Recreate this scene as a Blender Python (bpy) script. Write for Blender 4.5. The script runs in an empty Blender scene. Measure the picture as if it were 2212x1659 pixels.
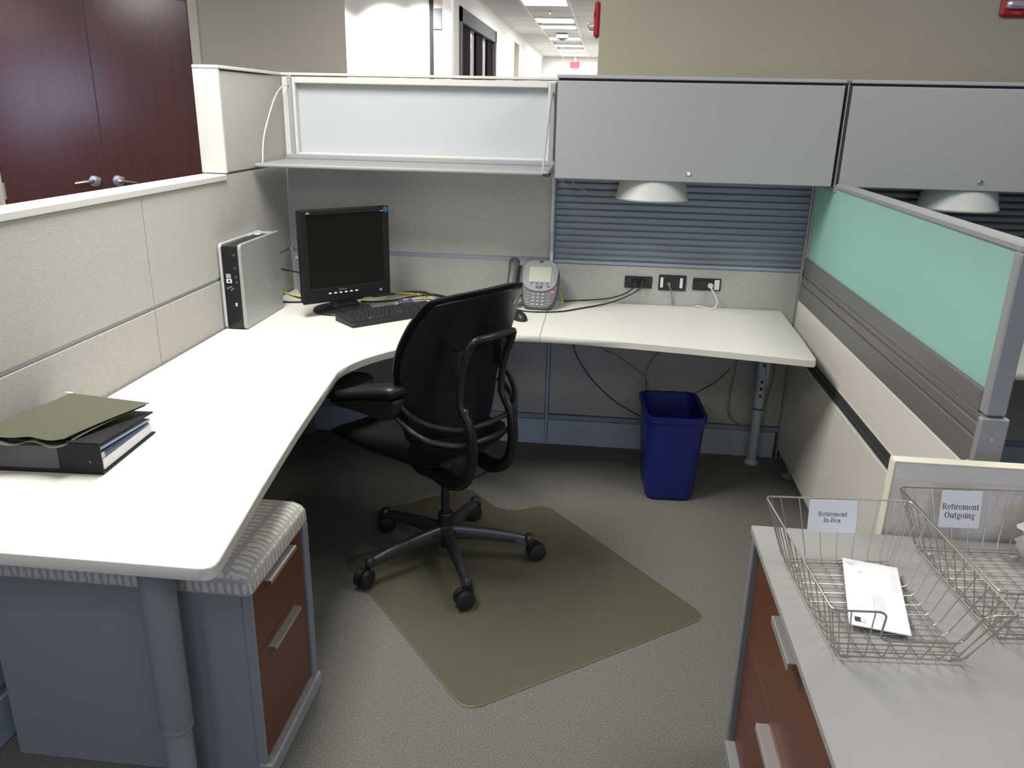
import bpy, bmesh, math, random
from mathutils import Matrix, Vector
random.seed(7)
SC = bpy.context.scene
COL = SC.collection
R_ = math.radians
sin, cos, pi = math.sin, math.cos, math.pi

# ---------------------------------------------------------------- camera, world, lights, exposure
YAW, PITCH, ROLL, FPX = 0.1021, 0.3308, 0.0223, 1734.72
f0 = Vector((-sin(YAW), cos(YAW), 0)); r0 = Vector((cos(YAW), sin(YAW), 0)); u0 = Vector((0, 0, 1))
fw = f0 * cos(PITCH) - u0 * sin(PITCH)
up = u0 * cos(PITCH) + f0 * sin(PITCH)
ri = r0 * cos(ROLL) + up * sin(ROLL)
up = up * cos(ROLL) - r0 * sin(ROLL)
cam_d = bpy.data.cameras.new('camera'); cam = bpy.data.objects.new('camera', cam_d); COL.objects.link(cam)
cam.matrix_world = Matrix(((ri.x, up.x, -fw.x, 1.4635), (ri.y, up.y, -fw.y, -3.7303), (ri.z, up.z, -fw.z, 1.5935), (0, 0, 0, 1)))
cam_d.sensor_width = 36.0; cam_d.lens = FPX / 2212 * 36.0; cam_d.clip_start = 0.05; cam_d.clip_end = 100
SC.camera = cam

world = bpy.data.worlds.new('world'); SC.world = world; world.use_nodes = True
bg = world.node_tree.nodes['Background']
bg.inputs[0].default_value = (0.62, 0.76, 1.0, 1); bg.inputs[1].default_value = 0.12

def area(name, loc, sx, sy, power, color, rot=(0, 0, 0), spread=None):
    l = bpy.data.lights.new(name, 'AREA'); l.shape = 'RECTANGLE'; l.size = sx; l.size_y = sy
    l.energy = power; l.color = color
    if spread: l.spread = spread
    o = bpy.data.objects.new(name, l); o.location = loc; o.rotation_euler = rot; COL.objects.link(o); return o
WARM = (1.0, 0.97, 0.925)
for i, (x, y, p) in enumerate([(0.35, -1.40, 63), (2.9, -1.6, 22), (0.2, -4.6, 18), (2.7, -4.6, 13), (-2.4, 0.3, 34), (-2.2, -3.4, 24), (1.4, -6.8, 14)]):
    area('ceiling_lamp', (x, y, 2.73), 0.6, 1.2, p, WARM)
for y in (1.9, 3.6, 7.3, 10.2, 13.4, 15.5):
    area('corridor_lamp', (0.7, y, 2.73), 0.6, 1.2, 17 if y < 8 else 26, (1, 0.97, 0.93))
# daylight from the windows behind the photographer
area('window_daylight', (2.35, -8.2, 1.55), 1.7, 1.3, 42, (0.52, 0.62, 1.0), (R_(90), 0, R_(25)))
# wall washers that light the white wall beside the corridor
for x in (-1.75, -1.2, -0.62, -0.25):
    l = bpy.data.lights.new('wall_washer_lamp', 'SPOT'); l.energy = 110; l.spot_size = R_(80); l.spot_blend = 0.7; l.color = (1, 0.98, 0.94); l.shadow_soft_size = 0.05
    o = bpy.data.objects.new('wall_washer_lamp', l); o.location = (x, 3.85, 2.72); o.rotation_euler = (R_(24), 0, 0); COL.objects.link(o)

vs = SC.view_settings
vs.view_transform = 'Standard'; vs.look = 'None'; vs.gamma = 1.0; vs.use_curve_mapping = False
vs.exposure = 0.28

# ---------------------------------------------------------------- materials
def nn(nt, t, **kw):
    n = nt.nodes.new(t)
    for k, v in kw.items():
        if k == 'inp':
            for a, b in v.items(): n.inputs[a].default_value = b
        else: setattr(n, k, v)
    return n
MATS = {}
def mat(name, col, rough=0.5, metal=0.0, spec=0.5, noise=None, bump=None, coat=0.0, emit=None, estr=1.0, stretch=(1, 1, 1), sheen=0.0):
    """noise=(scale, amount): colour speckle.  bump=(scale, strength)."""
    m = bpy.data.materials.new(name); m.use_nodes = True; nt = m.node_tree
    b = nt.nodes['Principled BSDF']
    b.inputs['Base Color'].default_value = (*col, 1); b.inputs['Roughness'].default_value = rough
    b.inputs['Metallic'].default_value = metal; b.inputs['Specular IOR Level'].default_value = spec
    b.inputs['Coat Weight'].default_value = coat; b.inputs['Sheen Weight'].default_value = sheen
    if emit: b.inputs['Emission Color'].default_value = (*emit, 1); b.inputs['Emission Strength'].default_value = estr
    if noise or bump:
        tc = nn(nt, 'ShaderNodeTexCoord'); mp = nn(nt, 'ShaderNodeMapping'); mp.inputs['Scale'].default_value = stretch
        nt.links.new(tc.outputs['Object'], mp.inputs[0])
    if noise:
        t = nn(nt, 'ShaderNodeTexNoise', inp={'Scale': noise[0], 'Detail': 3.0, 'Roughness': 0.6}); nt.links.new(mp.outputs[0], t.inputs['Vector'])
        cr = nn(nt, 'ShaderNodeValToRGB'); a = noise[1]
        cr.color_ramp.elements[0].position = 0.3; cr.color_ramp.elements[1].position = 0.7
        cr.color_ramp.elements[0].color = (*[c * (1 - a) for c in col], 1); cr.color_ramp.elements[1].color = (*[min(1, c * (1 + a)) for c in col], 1)
        nt.links.new(t.outputs['Fac'], cr.inputs[0]); nt.links.new(cr.outputs[0], b.inputs['Base Color'])
    if bump:
        t2 = nn(nt, 'ShaderNodeTexNoise', inp={'Scale': bump[0], 'Detail': 2.0}); nt.links.new(mp.outputs[0], t2.inputs['Vector'])
        bp = nn(nt, 'ShaderNodeBump', inp={'Strength': bump[1], 'Distance': 0.002}); nt.links.new(t2.outputs['Fac'], bp.inputs['Height']); nt.links.new(bp.outputs[0], b.inputs['Normal'])
    MATS[name] = m; return m

mat('carpet', (0.158, 0.154, 0.139), 0.97, spec=0.1, noise=(300, 0.6), bump=(330, 0.3))
mat('fabric', (0.455, 0.442, 0.405), 0.92, spec=0.15, noise=(60, 0.11), bump=(90, 0.25), stretch=(1.2, 1.2, 9))
mat('fabric_back', (0.42, 0.425, 0.39), 0.92, spec=0.15, noise=(60, 0.13), bump=(90, 0.25), stretch=(1.0, 1.0, 9))
mat('white_trim', (0.60, 0.595, 0.555), 0.45)
mat('white_laminate', (0.74, 0.732, 0.665), 0.38, noise=(4, 0.012))
mat('laminate_edge', (0.66, 0.65, 0.56), 0.45)
mat('cream', (0.76, 0.725, 0.66), 0.55, noise=(5, 0.02))
mat('cream_edge', (0.78, 0.75, 0.62), 0.5)
mat('rail_blue', (0.30, 0.345, 0.41), 0.45, metal=0.2)
mat('rail_light', (0.37, 0.39, 0.41), 0.45, metal=0.2)
mat('base_blue', (0.43, 0.50, 0.58), 0.45)
mat('metal_grey', (0.36, 0.37, 0.38), 0.48, metal=0.25, noise=(400, 0.05))
mat('paint_grey', (0.305, 0.312, 0.315), 0.5, noise=(300, 0.04))
mat('shelf_grey', (0.27, 0.275, 0.27), 0.5, noise=(300, 0.04))
mat('cabinet_grey', (0.212, 0.23, 0.25), 0.5, noise=(300, 0.04))
mat('cabinet_top', (0.335, 0.33, 0.32), 0.42, noise=(300, 0.03))
mat('dark_rail', (0.185, 0.18, 0.178), 0.45, metal=0.15)
mat('channel', (0.055, 0.058, 0.062), 0.5)
mat('slat_blue', (0.215, 0.24, 0.275), 0.5, metal=0.2)
mat('slat_dark', (0.14, 0.15, 0.165), 0.5, metal=0.2)
mat('gap', (0.02, 0.02, 0.022), 0.8)
mat('lamp_white', (0.52, 0.54, 0.50), 0.45)
mat('black_plastic', (0.012, 0.012, 0.013), 0.42)
mat('black_gloss', (0.010, 0.010, 0.011), 0.2)
mat('black_fabric', (0.008, 0.008, 0.009), 0.9, spec=0.1, noise=(500, 0.3), bump=(600, 0.3), sheen=0.03)
mat('chair_shell', (0.009, 0.009, 0.010), 0.36, spec=0.35, bump=(900, 0.12))
mat('chair_metal', (0.045, 0.042, 0.041), 0.33, metal=0.6)
mat('chair_bright', (0.09, 0.088, 0.095), 0.32, metal=0.7)
mat('rubber', (0.012, 0.012, 0.013), 0.55)
mat('wire', (0.47, 0.435, 0.39), 0.32, metal=0.85)
mat('chrome', (0.66, 0.64, 0.62), 0.25, metal=1.0)
mat('handle', (0.62, 0.61, 0.60), 0.35, metal=0.7)
mat('silver', (0.40, 0.41, 0.40), 0.42, metal=0.35, noise=(500, 0.04))
mat('silver_edge', (0.62, 0.64, 0.65), 0.35, metal=0.4)
mat('badge_gold', (0.30, 0.24, 0.05), 0.5)
mat('screen', (0.007, 0.007, 0.005), 0.35, spec=0.12)
mat('bezel', (0.010, 0.010, 0.012), 0.5, spec=0.2)
mat('paper', (0.86, 0.86, 0.88), 0.7)
mat('paper_cream', (0.74, 0.71, 0.62), 0.8)
mat('paper_blue', (0.30, 0.34, 0.44), 0.6)
mat('print', (0.05, 0.05, 0.06), 0.8)
mat('print_faint', (0.74, 0.74, 0.77), 0.8)
mat('sticker', (0.75, 0.75, 0.73), 0.5)
mat('sticker_blue', (0.32, 0.36, 0.46), 0.4)
mat('olive', (0.085, 0.088, 0.055), 0.8, noise=(200, 0.08))
mat('olive_in', (0.34, 0.31, 0.20), 0.85)
mat('binder', (0.010, 0.010, 0.011), 0.55, spec=0.3)
mat('blue_bin', (0.008, 0.014, 0.15), 0.38, bump=(500, 0.08))
mat('cable_black', (0.010, 0.010, 0.010), 0.5)
mat('cable_yellow', (0.62, 0.60, 0.03), 0.5)
mat('cable_white', (0.62, 0.62, 0.58), 0.5)
mat('cable_grey', (0.25, 0.24, 0.22), 0.5)
mat('phone_dark', (0.055, 0.06, 0.066), 0.45)
mat('phone_silver', (0.20, 0.215, 0.225), 0.42)
mat('lcd', (0.34, 0.37, 0.27), 0.35)
mat('button_grey', (0.27, 0.285, 0.29), 0.4)
mat('red_led', (0.45, 0.06, 0.07), 0.4, emit=(1.0, 0.15, 0.17), estr=0.5)
mat('hub_blue', (0.03, 0.09, 0.22), 0.4)
mat('strobe_red', (0.42, 0.012, 0.018), 0.4)
mat('strobe_print', (0.62, 0.12, 0.14), 0.5)
mat('strobe_lens', (0.75, 0.75, 0.78), 0.12, metal=0.5)
mat('exit_red', (0.6, 0.03, 0.05), 0.5, emit=(1.0, 0.10, 0.14), estr=0.9)
mat('wall_beige', (0.45, 0.41, 0.31), 0.85, noise=(2.5, 0.02), bump=(250, 0.08))
mat('wall_greige', (0.47, 0.44, 0.385), 0.85, noise=(2.5, 0.02), bump=(250, 0.08))
mat('wall_white', (0.86, 0.86, 0.84), 0.85, bump=(250, 0.05))
mat('jamb', (0.62, 0.585, 0.50), 0.55)
mat('ceiling_tile', (0.60, 0.595, 0.58), 0.9, noise=(120, 0.05), bump=(120, 0.2))
mat('ceiling_grid', (0.82, 0.82, 0.80), 0.6)
mat('diffuser', (0.9, 0.9, 0.9), 0.5, emit=(1.0, 0.98, 0.95), estr=7.0)
mat('storefront', (0.15, 0.153, 0.165), 0.7, spec=0.1)
mat('key', (0.028, 0.028, 0.029), 0.45)
mat('key_case', (0.014, 0.014, 0.015), 0.5)

def wood(name, c1, c2, rough, coat, axis_scale):
    m = bpy.data.materials.new(name); m.use_nodes = True; nt = m.node_tree; b = nt.nodes['Principled BSDF']
    tc = nn(nt, 'ShaderNodeTexCoord'); mp = nn(nt, 'ShaderNodeMapping'); mp.inputs['Scale'].default_value = axis_scale
    nt.links.new(tc.outputs['Object'], mp.inputs[0])
    t = nn(nt, 'ShaderNodeTexNoise', inp={'Scale': 3.0, 'Detail': 6.0, 'Roughness': 0.65, 'Distortion': 0.4}); nt.links.new(mp.outputs[0], t.inputs['Vector'])
    cr = nn(nt, 'ShaderNodeValToRGB'); cr.color_ramp.elements[0].position = 0.32; cr.color_ramp.elements[1].position = 0.72
    cr.color_ramp.elements[0].color = (*c1, 1); cr.color_ramp.elements[1].color = (*c2, 1)
    nt.links.new(t.outputs['Fac'], cr.inputs[0]); nt.links.new(cr.outputs[0], b.inputs['Base Color'])
    b.inputs['Roughness'].default_value = rough; b.inputs['Coat Weight'].default_value = coat; b.inputs['Coat Roughness'].default_value = 0.17
    MATS[name] = m
wood('door_wood', (0.058, 0.0066, 0.0045), (0.098, 0.0138, 0.009), 0.5, 0.85, (9, 9, 0.35))
wood('drawer_wood', (0.105, 0.030, 0.013), (0.135, 0.041, 0.018), 0.45, 0.12, (0.5, 1.2, 14))
wood('dark_wood', (0.010, 0.005, 0.006), (0.016, 0.008, 0.009), 0.9, 0.0, (6, 6, 0.3))
MATS['dark_wood'].node_tree.nodes['Principled BSDF'].inputs['Specular IOR Level'].default_value = 0.05

def glassy(name, col, trans_w, gloss_w, rough=0.35):
    """frosted sheet: light passes through it diffusely, with a satin surface"""
    m = bpy.data.materials.new(name); m.use_nodes = True; nt = m.node_tree; nt.nodes.remove(nt.nodes['Principled BSDF'])
    out = nt.nodes['Material Output']
    d = nn(nt, 'ShaderNodeBsdfDiffuse'); d.inputs[0].default_value = (*col, 1)
    t = nn(nt, 'ShaderNodeBsdfTranslucent'); t.inputs[0].default_value = (*col, 1)
    g = nn(nt, 'ShaderNodeBsdfGlossy'); g.inputs['Roughness'].default_value = rough; g.inputs[0].default_value = (0.8, 0.8, 0.8, 1)
    m1 = nn(nt, 'ShaderNodeMixShader'); m1.inputs[0].default_value = trans_w
    m2 = nn(nt, 'ShaderNodeMixShader'); m2.inputs[0].default_value = gloss_w
    nt.links.new(d.outputs[0], m1.inputs[1]); nt.links.new(t.outputs[0], m1.inputs[2])
    nt.links.new(m1.outputs[0], m2.inputs[1]); nt.links.new(g.outputs[0], m2.inputs[2]); nt.links.new(m2.outputs[0], out.inputs[0])
    MATS[name] = m
glassy('glass_frost', (0.70, 0.73, 0.74), 0.42, 0.04)
glassy('glass_green', (0.53, 0.84, 0.76), 0.5, 0.06)
glassy('glass_pale', (0.80, 0.80, 0.84), 0.5, 0.15, 0.1)

def mat_film(name, tint, body, body_w, gloss_w, rough):
    """clear plastic sheet: tinted see-through body with a faint satin haze"""
    m = bpy.data.materials.new(name); m.use_nodes = True; nt = m.node_tree; nt.nodes.remove(nt.nodes['Principled BSDF'])
    out = nt.nodes['Material Output']
    a = nn(nt, 'ShaderNodeBsdfTransparent'); a.inputs[0].default_value = (*tint, 1)
    d = nn(nt, 'ShaderNodeBsdfDiffuse'); d.inputs[0].default_value = (*body, 1)
    g = nn(nt, 'ShaderNodeBsdfGlossy'); g.inputs['Roughness'].default_value = rough
    m1 = nn(nt, 'ShaderNodeMixShader'); m1.inputs[0].default_value = body_w
    m2 = nn(nt, 'ShaderNodeMixShader'); m2.inputs[0].default_value = gloss_w
    nt.links.new(a.outputs[0], m1.inputs[1]); nt.links.new(d.outputs[0], m1.inputs[2])
    nt.links.new(m1.outputs[0], m2.inputs[1]); nt.links.new(g.outputs[0], m2.inputs[2]); nt.links.new(m2.outputs[0], out.inputs[0])
    MATS[name] = m
mat_film('mat_vinyl', (0.90, 0.895, 0.83), (0.20, 0.192, 0.145), 0.17, 0.03, 0.35)
mat_film('mat_edge', (0.95, 0.94, 0.88), (0.30, 0.285, 0.22), 0.35, 0.04, 0.4)
mat_film('clear_wrap', (0.95, 0.95, 0.95), (0.8, 0.8, 0.8), 0.35, 0.12, 0.1)

def pattern_fabric():
    m = bpy.data.materials.new('pattern_fabric'); m.use_nodes = True; nt = m.node_tree; b = nt.nodes['Principled BSDF']
    tc = nn(nt, 'ShaderNodeTexCoord'); sx = nn(nt, 'ShaderNodeSeparateXYZ'); nt.links.new(tc.outputs['Object'], sx.inputs[0])
    ns = nn(nt, 'ShaderNodeSeparateXYZ'); nt.links.new(tc.outputs['Normal'], ns.inputs[0])
    def M(op, a, c=None, d=None):
        n = nn(nt, 'ShaderNodeMath', operation=op)
        for i, q in enumerate((a, c, d)):
            if q is None: continue
            if isinstance(q, (int, float)): n.inputs[i].default_value = q
            else: nt.links.new(q, n.inputs[i])
        return n.outputs[0]
    X, Y, Z = sx.outputs
    isY = M('GREATER_THAN', M('ABSOLUTE', ns.outputs[1]), 0.7); isZ = M('GREATER_THAN', M('ABSOLUTE', ns.outputs[2]), 0.6)
    def sel(f, a, c): return M('ADD', M('MULTIPLY', f, a), M('MULTIPLY', M('SUBTRACT', 1.0, f), c))
    zu = M('ADD', M('MULTIPLY', M('SUBTRACT', Z, 0.5305), 1.5), 0.567)
    U = sel(isZ, X, zu); V = sel(isZ, Y, sel(isY, X, Y))
    nz = nn(nt, 'ShaderNodeTexNoise', inp={'Scale': 30.0, 'Detail': 1.0}); nt.links.new(tc.outputs['Object'], nz.inputs['Vector'])
    wob = M('SUBTRACT', nz.outputs['Fac'], 0.5)
    U = M('ADD', U, M('MULTIPLY', wob, 0.008)); V = M('ADD', V, M('MULTIPLY', wob, 0.007))
    vp = M('DIVIDE', V, 0.0185); vi = M('FLOOR', vp); vf = M('ABSOLUTE', M('SUBTRACT', M('SUBTRACT', vp, vi), 0.5))
    par = M('ABSOLUTE', M('MODULO', vi, 2.0)); col = M('FLOOR', M('DIVIDE', U, 0.056))
    t = M('DIVIDE', M('SUBTRACT', M('FRACT', M('DIVIDE', U, 0.056)), 0.12), 0.74)
    inside = M('MULTIPLY', M('GREATER_THAN', t, 0.0), M('LESS_THAN', t, 1.0))
    lens = M('ADD', 0.08, M('MULTIPLY', M('MULTIPLY', t, M('SUBTRACT', 1.0, t)), 0.85))
    trap = M('SUBTRACT', 0.44, M('MULTIPLY', t, 0.22))
    hw = sel(par, lens, trap)
    k = nn(nt, 'ShaderNodeMapRange'); nt.links.new(M('SUBTRACT', hw, vf), k.inputs[0]); k.inputs[1].default_value = -0.03; k.inputs[2].default_value = 0.03
    mk = M('MULTIPLY', k.outputs[0], inside)
    mx = nn(nt, 'ShaderNodeMix', data_type='RGBA'); nt.links.new(mk, mx.inputs['Factor'])
    mx.inputs[6].default_value = (0.42, 0.405, 0.375, 1); mx.inputs[7].default_value = (0.64, 0.625, 0.56, 1)
    nt.links.new(mx.outputs[2], b.inputs['Base Color']); b.inputs['Roughness'].default_value = 0.85
    MATS['pattern_fabric'] = m
pattern_fabric()

# ---------------------------------------------------------------- mesh helpers
class MB:
    def __init__(s): s.v = []; s.f = []
    def add(s, vs, fs):
        n = len(s.v); s.v += [tuple(p) for p in vs]; s.f += [[i + n for i in f] for f in fs]; return s
    def box(s, x0, x1, y0, y1, z0, z1, b=0.0):
        lo, hi = (min(x0, x1), min(y0, y1), min(z0, z1)), (max(x0, x1), max(y0, y1), max(z0, z1))
        if b <= 0:
            P = [(x, y, z) for x in (lo[0], hi[0]) for y in (lo[1], hi[1]) for z in (lo[2], hi[2])]
            return s.add(P, [(0, 1, 3, 2), (4, 6, 7, 5), (0, 4, 5, 1), (2, 3, 7, 6), (0, 2, 6, 4), (1, 5, 7, 3)])
        b = min(b, *[(hi[i] - lo[i]) * 0.49 for i in range(3)])
        P = []; idx = {}
        for c in [(i, j, k) for i in (0, 1) for j in (0, 1) for k in (0, 1)]:
            for a in range(3):                       # vertex lying on the face whose normal is axis a
                p = [hi[d] if c[d] else lo[d] for d in range(3)]
                for d in range(3):
                    if d != a: p[d] += -b if c[d] else b
                idx[(c, a)] = len(P); P.append(p)
        F = []
        for a in range(3):
            d, e = [q for q in range(3) if q != a]
            for sgn in (0, 1):
                q = []
                for (i, j) in ((0, 0), (1, 0), (1, 1), (0, 1)):
                    c = [0, 0, 0]; c[a] = sgn; c[d] = i; c[e] = j; q.append(idx[(tuple(c), a)])
                F.append(q)
            for i in (0, 1):
                for j in (0, 1):
                    c0 = [0, 0, 0]; c0[d] = i; c0[e] = j; c1 = list(c0); c1[a] = 1
                    F.append([idx[(tuple(c0), d)], idx[(tuple(c1), d)], idx[(tuple(c1), e)], idx[(tuple(c0), e)]])
        for c in [(i, j, k) for i in (0, 1) for j in (0, 1) for k in (0, 1)]: F.append([idx[(c, 0)], idx[(c, 1)], idx[(c, 2)]])
        return s.add(P, F)
    def rings(s, R, cap0=True, cap1=True, closed=False):
        n = len(R[0]); V = [p for r in R for p in r]; F = []
        m = len(R)
        for i in range(m if closed else m - 1):
            for j in range(n):
                a, b = i * n + j, i * n + (j + 1) % n; c, d = ((i + 1) % m) * n + (j + 1) % n, ((i + 1) % m) * n + j
                F.append([a, b, c, d])
        if not closed:
            if cap0: F.append(list(range(n))[::-1])
            if cap1: F.append([(m - 1) * n + j for j in range(n)])
        return s.add(V, F)
    def prism(s, poly, z0, z1, b=0.0):
        def inset(P, d):
            out = []
            for i in range(len(P)):
                a, p, c = Vector(P[i - 1]), Vector(P[i]), Vector(P[(i + 1) % len(P)])
                e1, e2 = (p - a).normalized(), (c - p).normalized()
                n1, n2 = Vector((-e1.y, e1.x)), Vector((-e2.y, e2.x)); n = n1 + n2
                k = n.length_squared
                n = n * (2 / k) if k > 1e-6 else n1
                if n.length > 2.5: n = n.normalized() * 2.5
                out.append((p.x + n.x * d, p.y + n.y * d))
            return out
        A = sum(poly[i - 1][0] * poly[i][1] - poly[i][0] * poly[i - 1][1] for i in range(len(poly)))
        P = list(poly) if A > 0 else list(poly)[::-1]
        if b > 0:
            Q = inset(P, b)
            R = [[(x, y, z0) for x, y in Q], [(x, y, z0 + b) for x, y in P], [(x, y, z1 - b) for x, y in P], [(x, y, z1) for x, y in Q]]
        else: R = [[(x, y, z0) for x, y in P], [(x, y, z1) for x, y in P]]
        return s.rings(R)
    def tube(s, pts, r, n=8, smooth=0, closed=False, flat=1.0):
        P = [Vector(p) for p in pts]; rad = list(r) if isinstance(r, (list, tuple)) else [r] * len(P)
        if smooth:
            Q, q = [], []; m = len(P); rng = range(m if closed else m - 1)
            for i in rng:
                p1, p2 = P[i], P[(i + 1) % m]
                p0 = P[i - 1] if (i > 0 or closed) else p1 * 2 - p2
                p3 = P[(i + 2) % m] if (i + 2 < m or closed) else p2 * 2 - p1
                for k in range(smooth):
                    t = k / smooth
                    Q.append(0.5 * ((2 * p1) + (p2 - p0) * t + (2 * p0 - 5 * p1 + 4 * p2 - p3) * t * t + (3 * p1 - p0 - 3 * p2 + p3) * t ** 3))
                    q.append(rad[i] * (1 - t) + rad[(i + 1) % m] * t)
            if not closed: Q.append(P[-1]); q.append(rad[-1])
            P, rad = Q, q
        m = len(P); T = []
        for i in range(m):
            a = P[i - 1] if (i > 0 or closed) else P[i]; b = P[(i + 1) % m] if (i + 1 < m or closed) else P[i]
            t = (b - a); T.append(t.normalized() if t.length > 1e-9 else Vector((0, 0, 1)))
        nrm = T[0].orthogonal().normalized(); R = []
        for i in range(m):
            nrm = nrm - T[i] * nrm.dot(T[i]); nrm = nrm.normalized() if nrm.length > 1e-6 else T[i].orthogonal().normalized()
            bn = T[i].cross(nrm)
            R.append([P[i] + nrm * (rad[i] * cos(2 * pi * k / n)) + bn * (rad[i] * flat * sin(2 * pi * k / n)) for k in range(n)])
        return s.rings(R, closed=closed)
    def lathe(s, prof, n=24, c=(0, 0, 0), axis='z', cap0=True, cap1=True):
        R = []
        for r, z in prof:
            ring = []
            for k in range(n):
                a = 2 * pi * k / n; x, y = r * cos(a), r * sin(a)
                p = {'z': (x, y, z), 'y': (x, z, y), 'x': (z, x, y)}[axis]
                ring.append((c[0] + p[0], c[1] + p[1], c[2] + p[2]))
            R.append(ring)
        return s.rings(R, cap0, cap1)
    def map(s, fn): s.v = [tuple(fn(*p)) for p in s.v]; return s
    def build(s, name, m, parent=None, local=False, angle=35, flat=False):
        me = bpy.data.meshes.new(name)
        V = s.v
        if parent is not None and not local:
            inv = TM[parent].inverted(); V = [inv @ Vector(p) for p in V]
        me.from_pydata([tuple(p) for p in V], [], s.f)
        bm = bmesh.new(); bm.from_mesh(me); bmesh.ops.recalc_face_normals(bm, faces=bm.faces); bm.to_mesh(me); bm.free()
        if not flat:
            me.shade_smooth(); me.set_sharp_from_angle(angle=R_(angle))
        me.materials.append(MATS[m] if isinstance(m, str) else m)
        o = bpy.data.objects.new(name, me); COL.objects.link(o)
        if parent is not None: o.parent = parent; TM[o] = TM[parent]
        else: TM[o] = Matrix.Identity(4)
        return o
TM = {}
def tag(o, label=None, cat=None, group=None, kind=None):
    if label: o['label'] = label
    if cat: o['category'] = cat
    if group: o['group'] = group
    if kind: o['kind'] = kind
    return o
def thing(name, label, cat, loc=(0, 0, 0), rz=0.0, group=None, kind=None):
    o = bpy.data.objects.new(name, None); COL.objects.link(o); o.location = loc; o.rotation_euler = (0, 0, rz); o.empty_display_size = 0.05
    TM[o] = Matrix.Translation(loc) @ Matrix.Rotation(rz, 4, 'Z')
    return tag(o, label, cat, group, kind)
def inst(src, parent, loc=(0, 0, 0), rot=(0, 0, 0), name=None):
    o = src.copy(); COL.objects.link(o); o.parent = parent; o.location = loc; o.rotation_euler = rot
    if name: o.name = name
    TM[o] = TM[parent] @ Matrix.Translation(loc) @ Matrix.Rotation(rot[2], 4, 'Z')
    return o
def rrect(cx, cy, w, h, r, n=5, rot=0.0):
    P = []
    for (sx, sy, a0) in ((1, 1, 0), (-1, 1, 90), (-1, -1, 180), (1, -1, 270)):
        for k in range(n + 1):
            a = R_(a0 + 90 * k / n); P.append((sx * (w / 2 - r) + r * cos(a), sy * (h / 2 - r) + r * sin(a)))
    c, s_ = cos(rot), sin(rot)
    return [(cx + x * c - y * s_, cy + x * s_ + y * c) for x, y in P]
def round_poly(poly, radii, n=6):
    out = []
    for i, p in enumerate(poly):
        r = radii[i] if i < len(radii) else 0
        if not r: out.append(tuple(p)); continue
        a, p_, c = Vector(poly[i - 1]), Vector(p), Vector(poly[(i + 1) % len(poly)])
        r = min(r, (a - p_).length * 0.48, (c - p_).length * 0.48)
        A = p_ + (a - p_).normalized() * r; B = p_ + (c - p_).normalized() * r
        for k in range(n + 1):
            t = k / n; q = A * (1 - t) ** 2 + p_ * (2 * t * (1 - t)) + B * t * t; out.append((q.x, q.y))
    return out
def sup(hw, hh, n, e=3.0):
    P = []
    for k in range(n):
        a = 2 * pi * k / n; ca, sa = cos(a), sin(a)
        P.append((hw * math.copysign(abs(ca) ** (2 / e), ca), hh * math.copysign(abs(sa) ** (2 / e), sa)))
    return P

# ---------------------------------------------------------------- the room
W1, W2 = 1.256, 2.39
tag(MB().box(-6, 6, -9, 18, -0.1, 0).build('floor', 'carpet'), 'grey-green loop pile carpet floor of the whole office', 'floor', kind='structure')
# slanted wall with the wooden double doors (upper left)
DO = Vector((-2.277, 2.187, 0)); DA = R_(30); DU = Vector((cos(DA), sin(DA), 0)); DN = Vector((sin(DA), -cos(DA), 0))
def dw(s, d, z): return DO + DU * s + DN * d + Vector((0, 0, z))     # along the wall, out of it, up
wl = tag(MB().box(0.755, 1.878, -0.12, 0.0, 0, 2.75).map(dw).build('wall_left', 'wall_greige'), 'greige painted wall to the right of the wooden double doors', 'wall', kind='structure')
MB().box(-4, -0.755, -0.12, 0.0, 0, 2.75).box(-0.755, 0.755, -0.12, 0.0, 2.36, 2.75).map(dw).build('wall_panel', 'wall_greige', wl)
tr = tag(MB().box(0.695, 0.757, -0.12, 0.018, 0, 2.36, 0.003).map(dw).build('trim_1', 'jamb'), 'pale painted door casing right of the wooden double doors', 'door frame', kind='structure')
MB().box(-0.755, -0.69, -0.12, 0.018, 0, 2.36, 0.003).map(dw).build('casing', 'jamb', tr)
MB().box(-0.757, 0.757, -0.12, 0.018, 2.30, 2.36, 0.003).map(dw).build('casing', 'jamb', tr)
for i, (a, b, s, lab) in enumerate([(-0.688, -0.002, -1, 'left leaf of the dark mahogany double doors, lever near its right edge'), (0.002, 0.693, 1, 'right leaf of the dark mahogany double doors, lever near its left edge')]):
    d = tag(MB().box(a, b, -0.05, -0.006, 0.01, 2.30, 0.003).map(dw).build('door_%d' % (i + 1), 'door_wood'), lab, 'door', kind='structure')
    hs = s * 0.085 if s < 0 else 0.078
    h = MB().lathe([(0.0, 0.0), (0.043, 0.0), (0.046, 0.008), (0.040, 0.016), (0.018, 0.018), (0.016, 0.05), (0, 0.05)], 20)
    h.map(lambda x, y, z, hs=hs: dw(hs + x, z - 0.006, 1.003 + y)).build('door_rose', 'chrome', d)
    l = MB().tube([(hs, 0.045, 1.003), (hs + s * 0.03, 0.05, 1.003), (hs + s * 0.08, 0.05, 0.997), (hs + s * 0.13, 0.046, 0.990)], [0.013, 0.015, 0.013, 0.011], 10, 4, flat=0.8)
    l.map(dw).build('lever_handle', 'chrome', d)
    if i == 0:
        MB().box(a - 0.012, a + 0.012, -0.004, 0.014, 0.88, 1.0, 0.003).map(dw).build('hinge', 'metal_grey', d)
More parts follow.
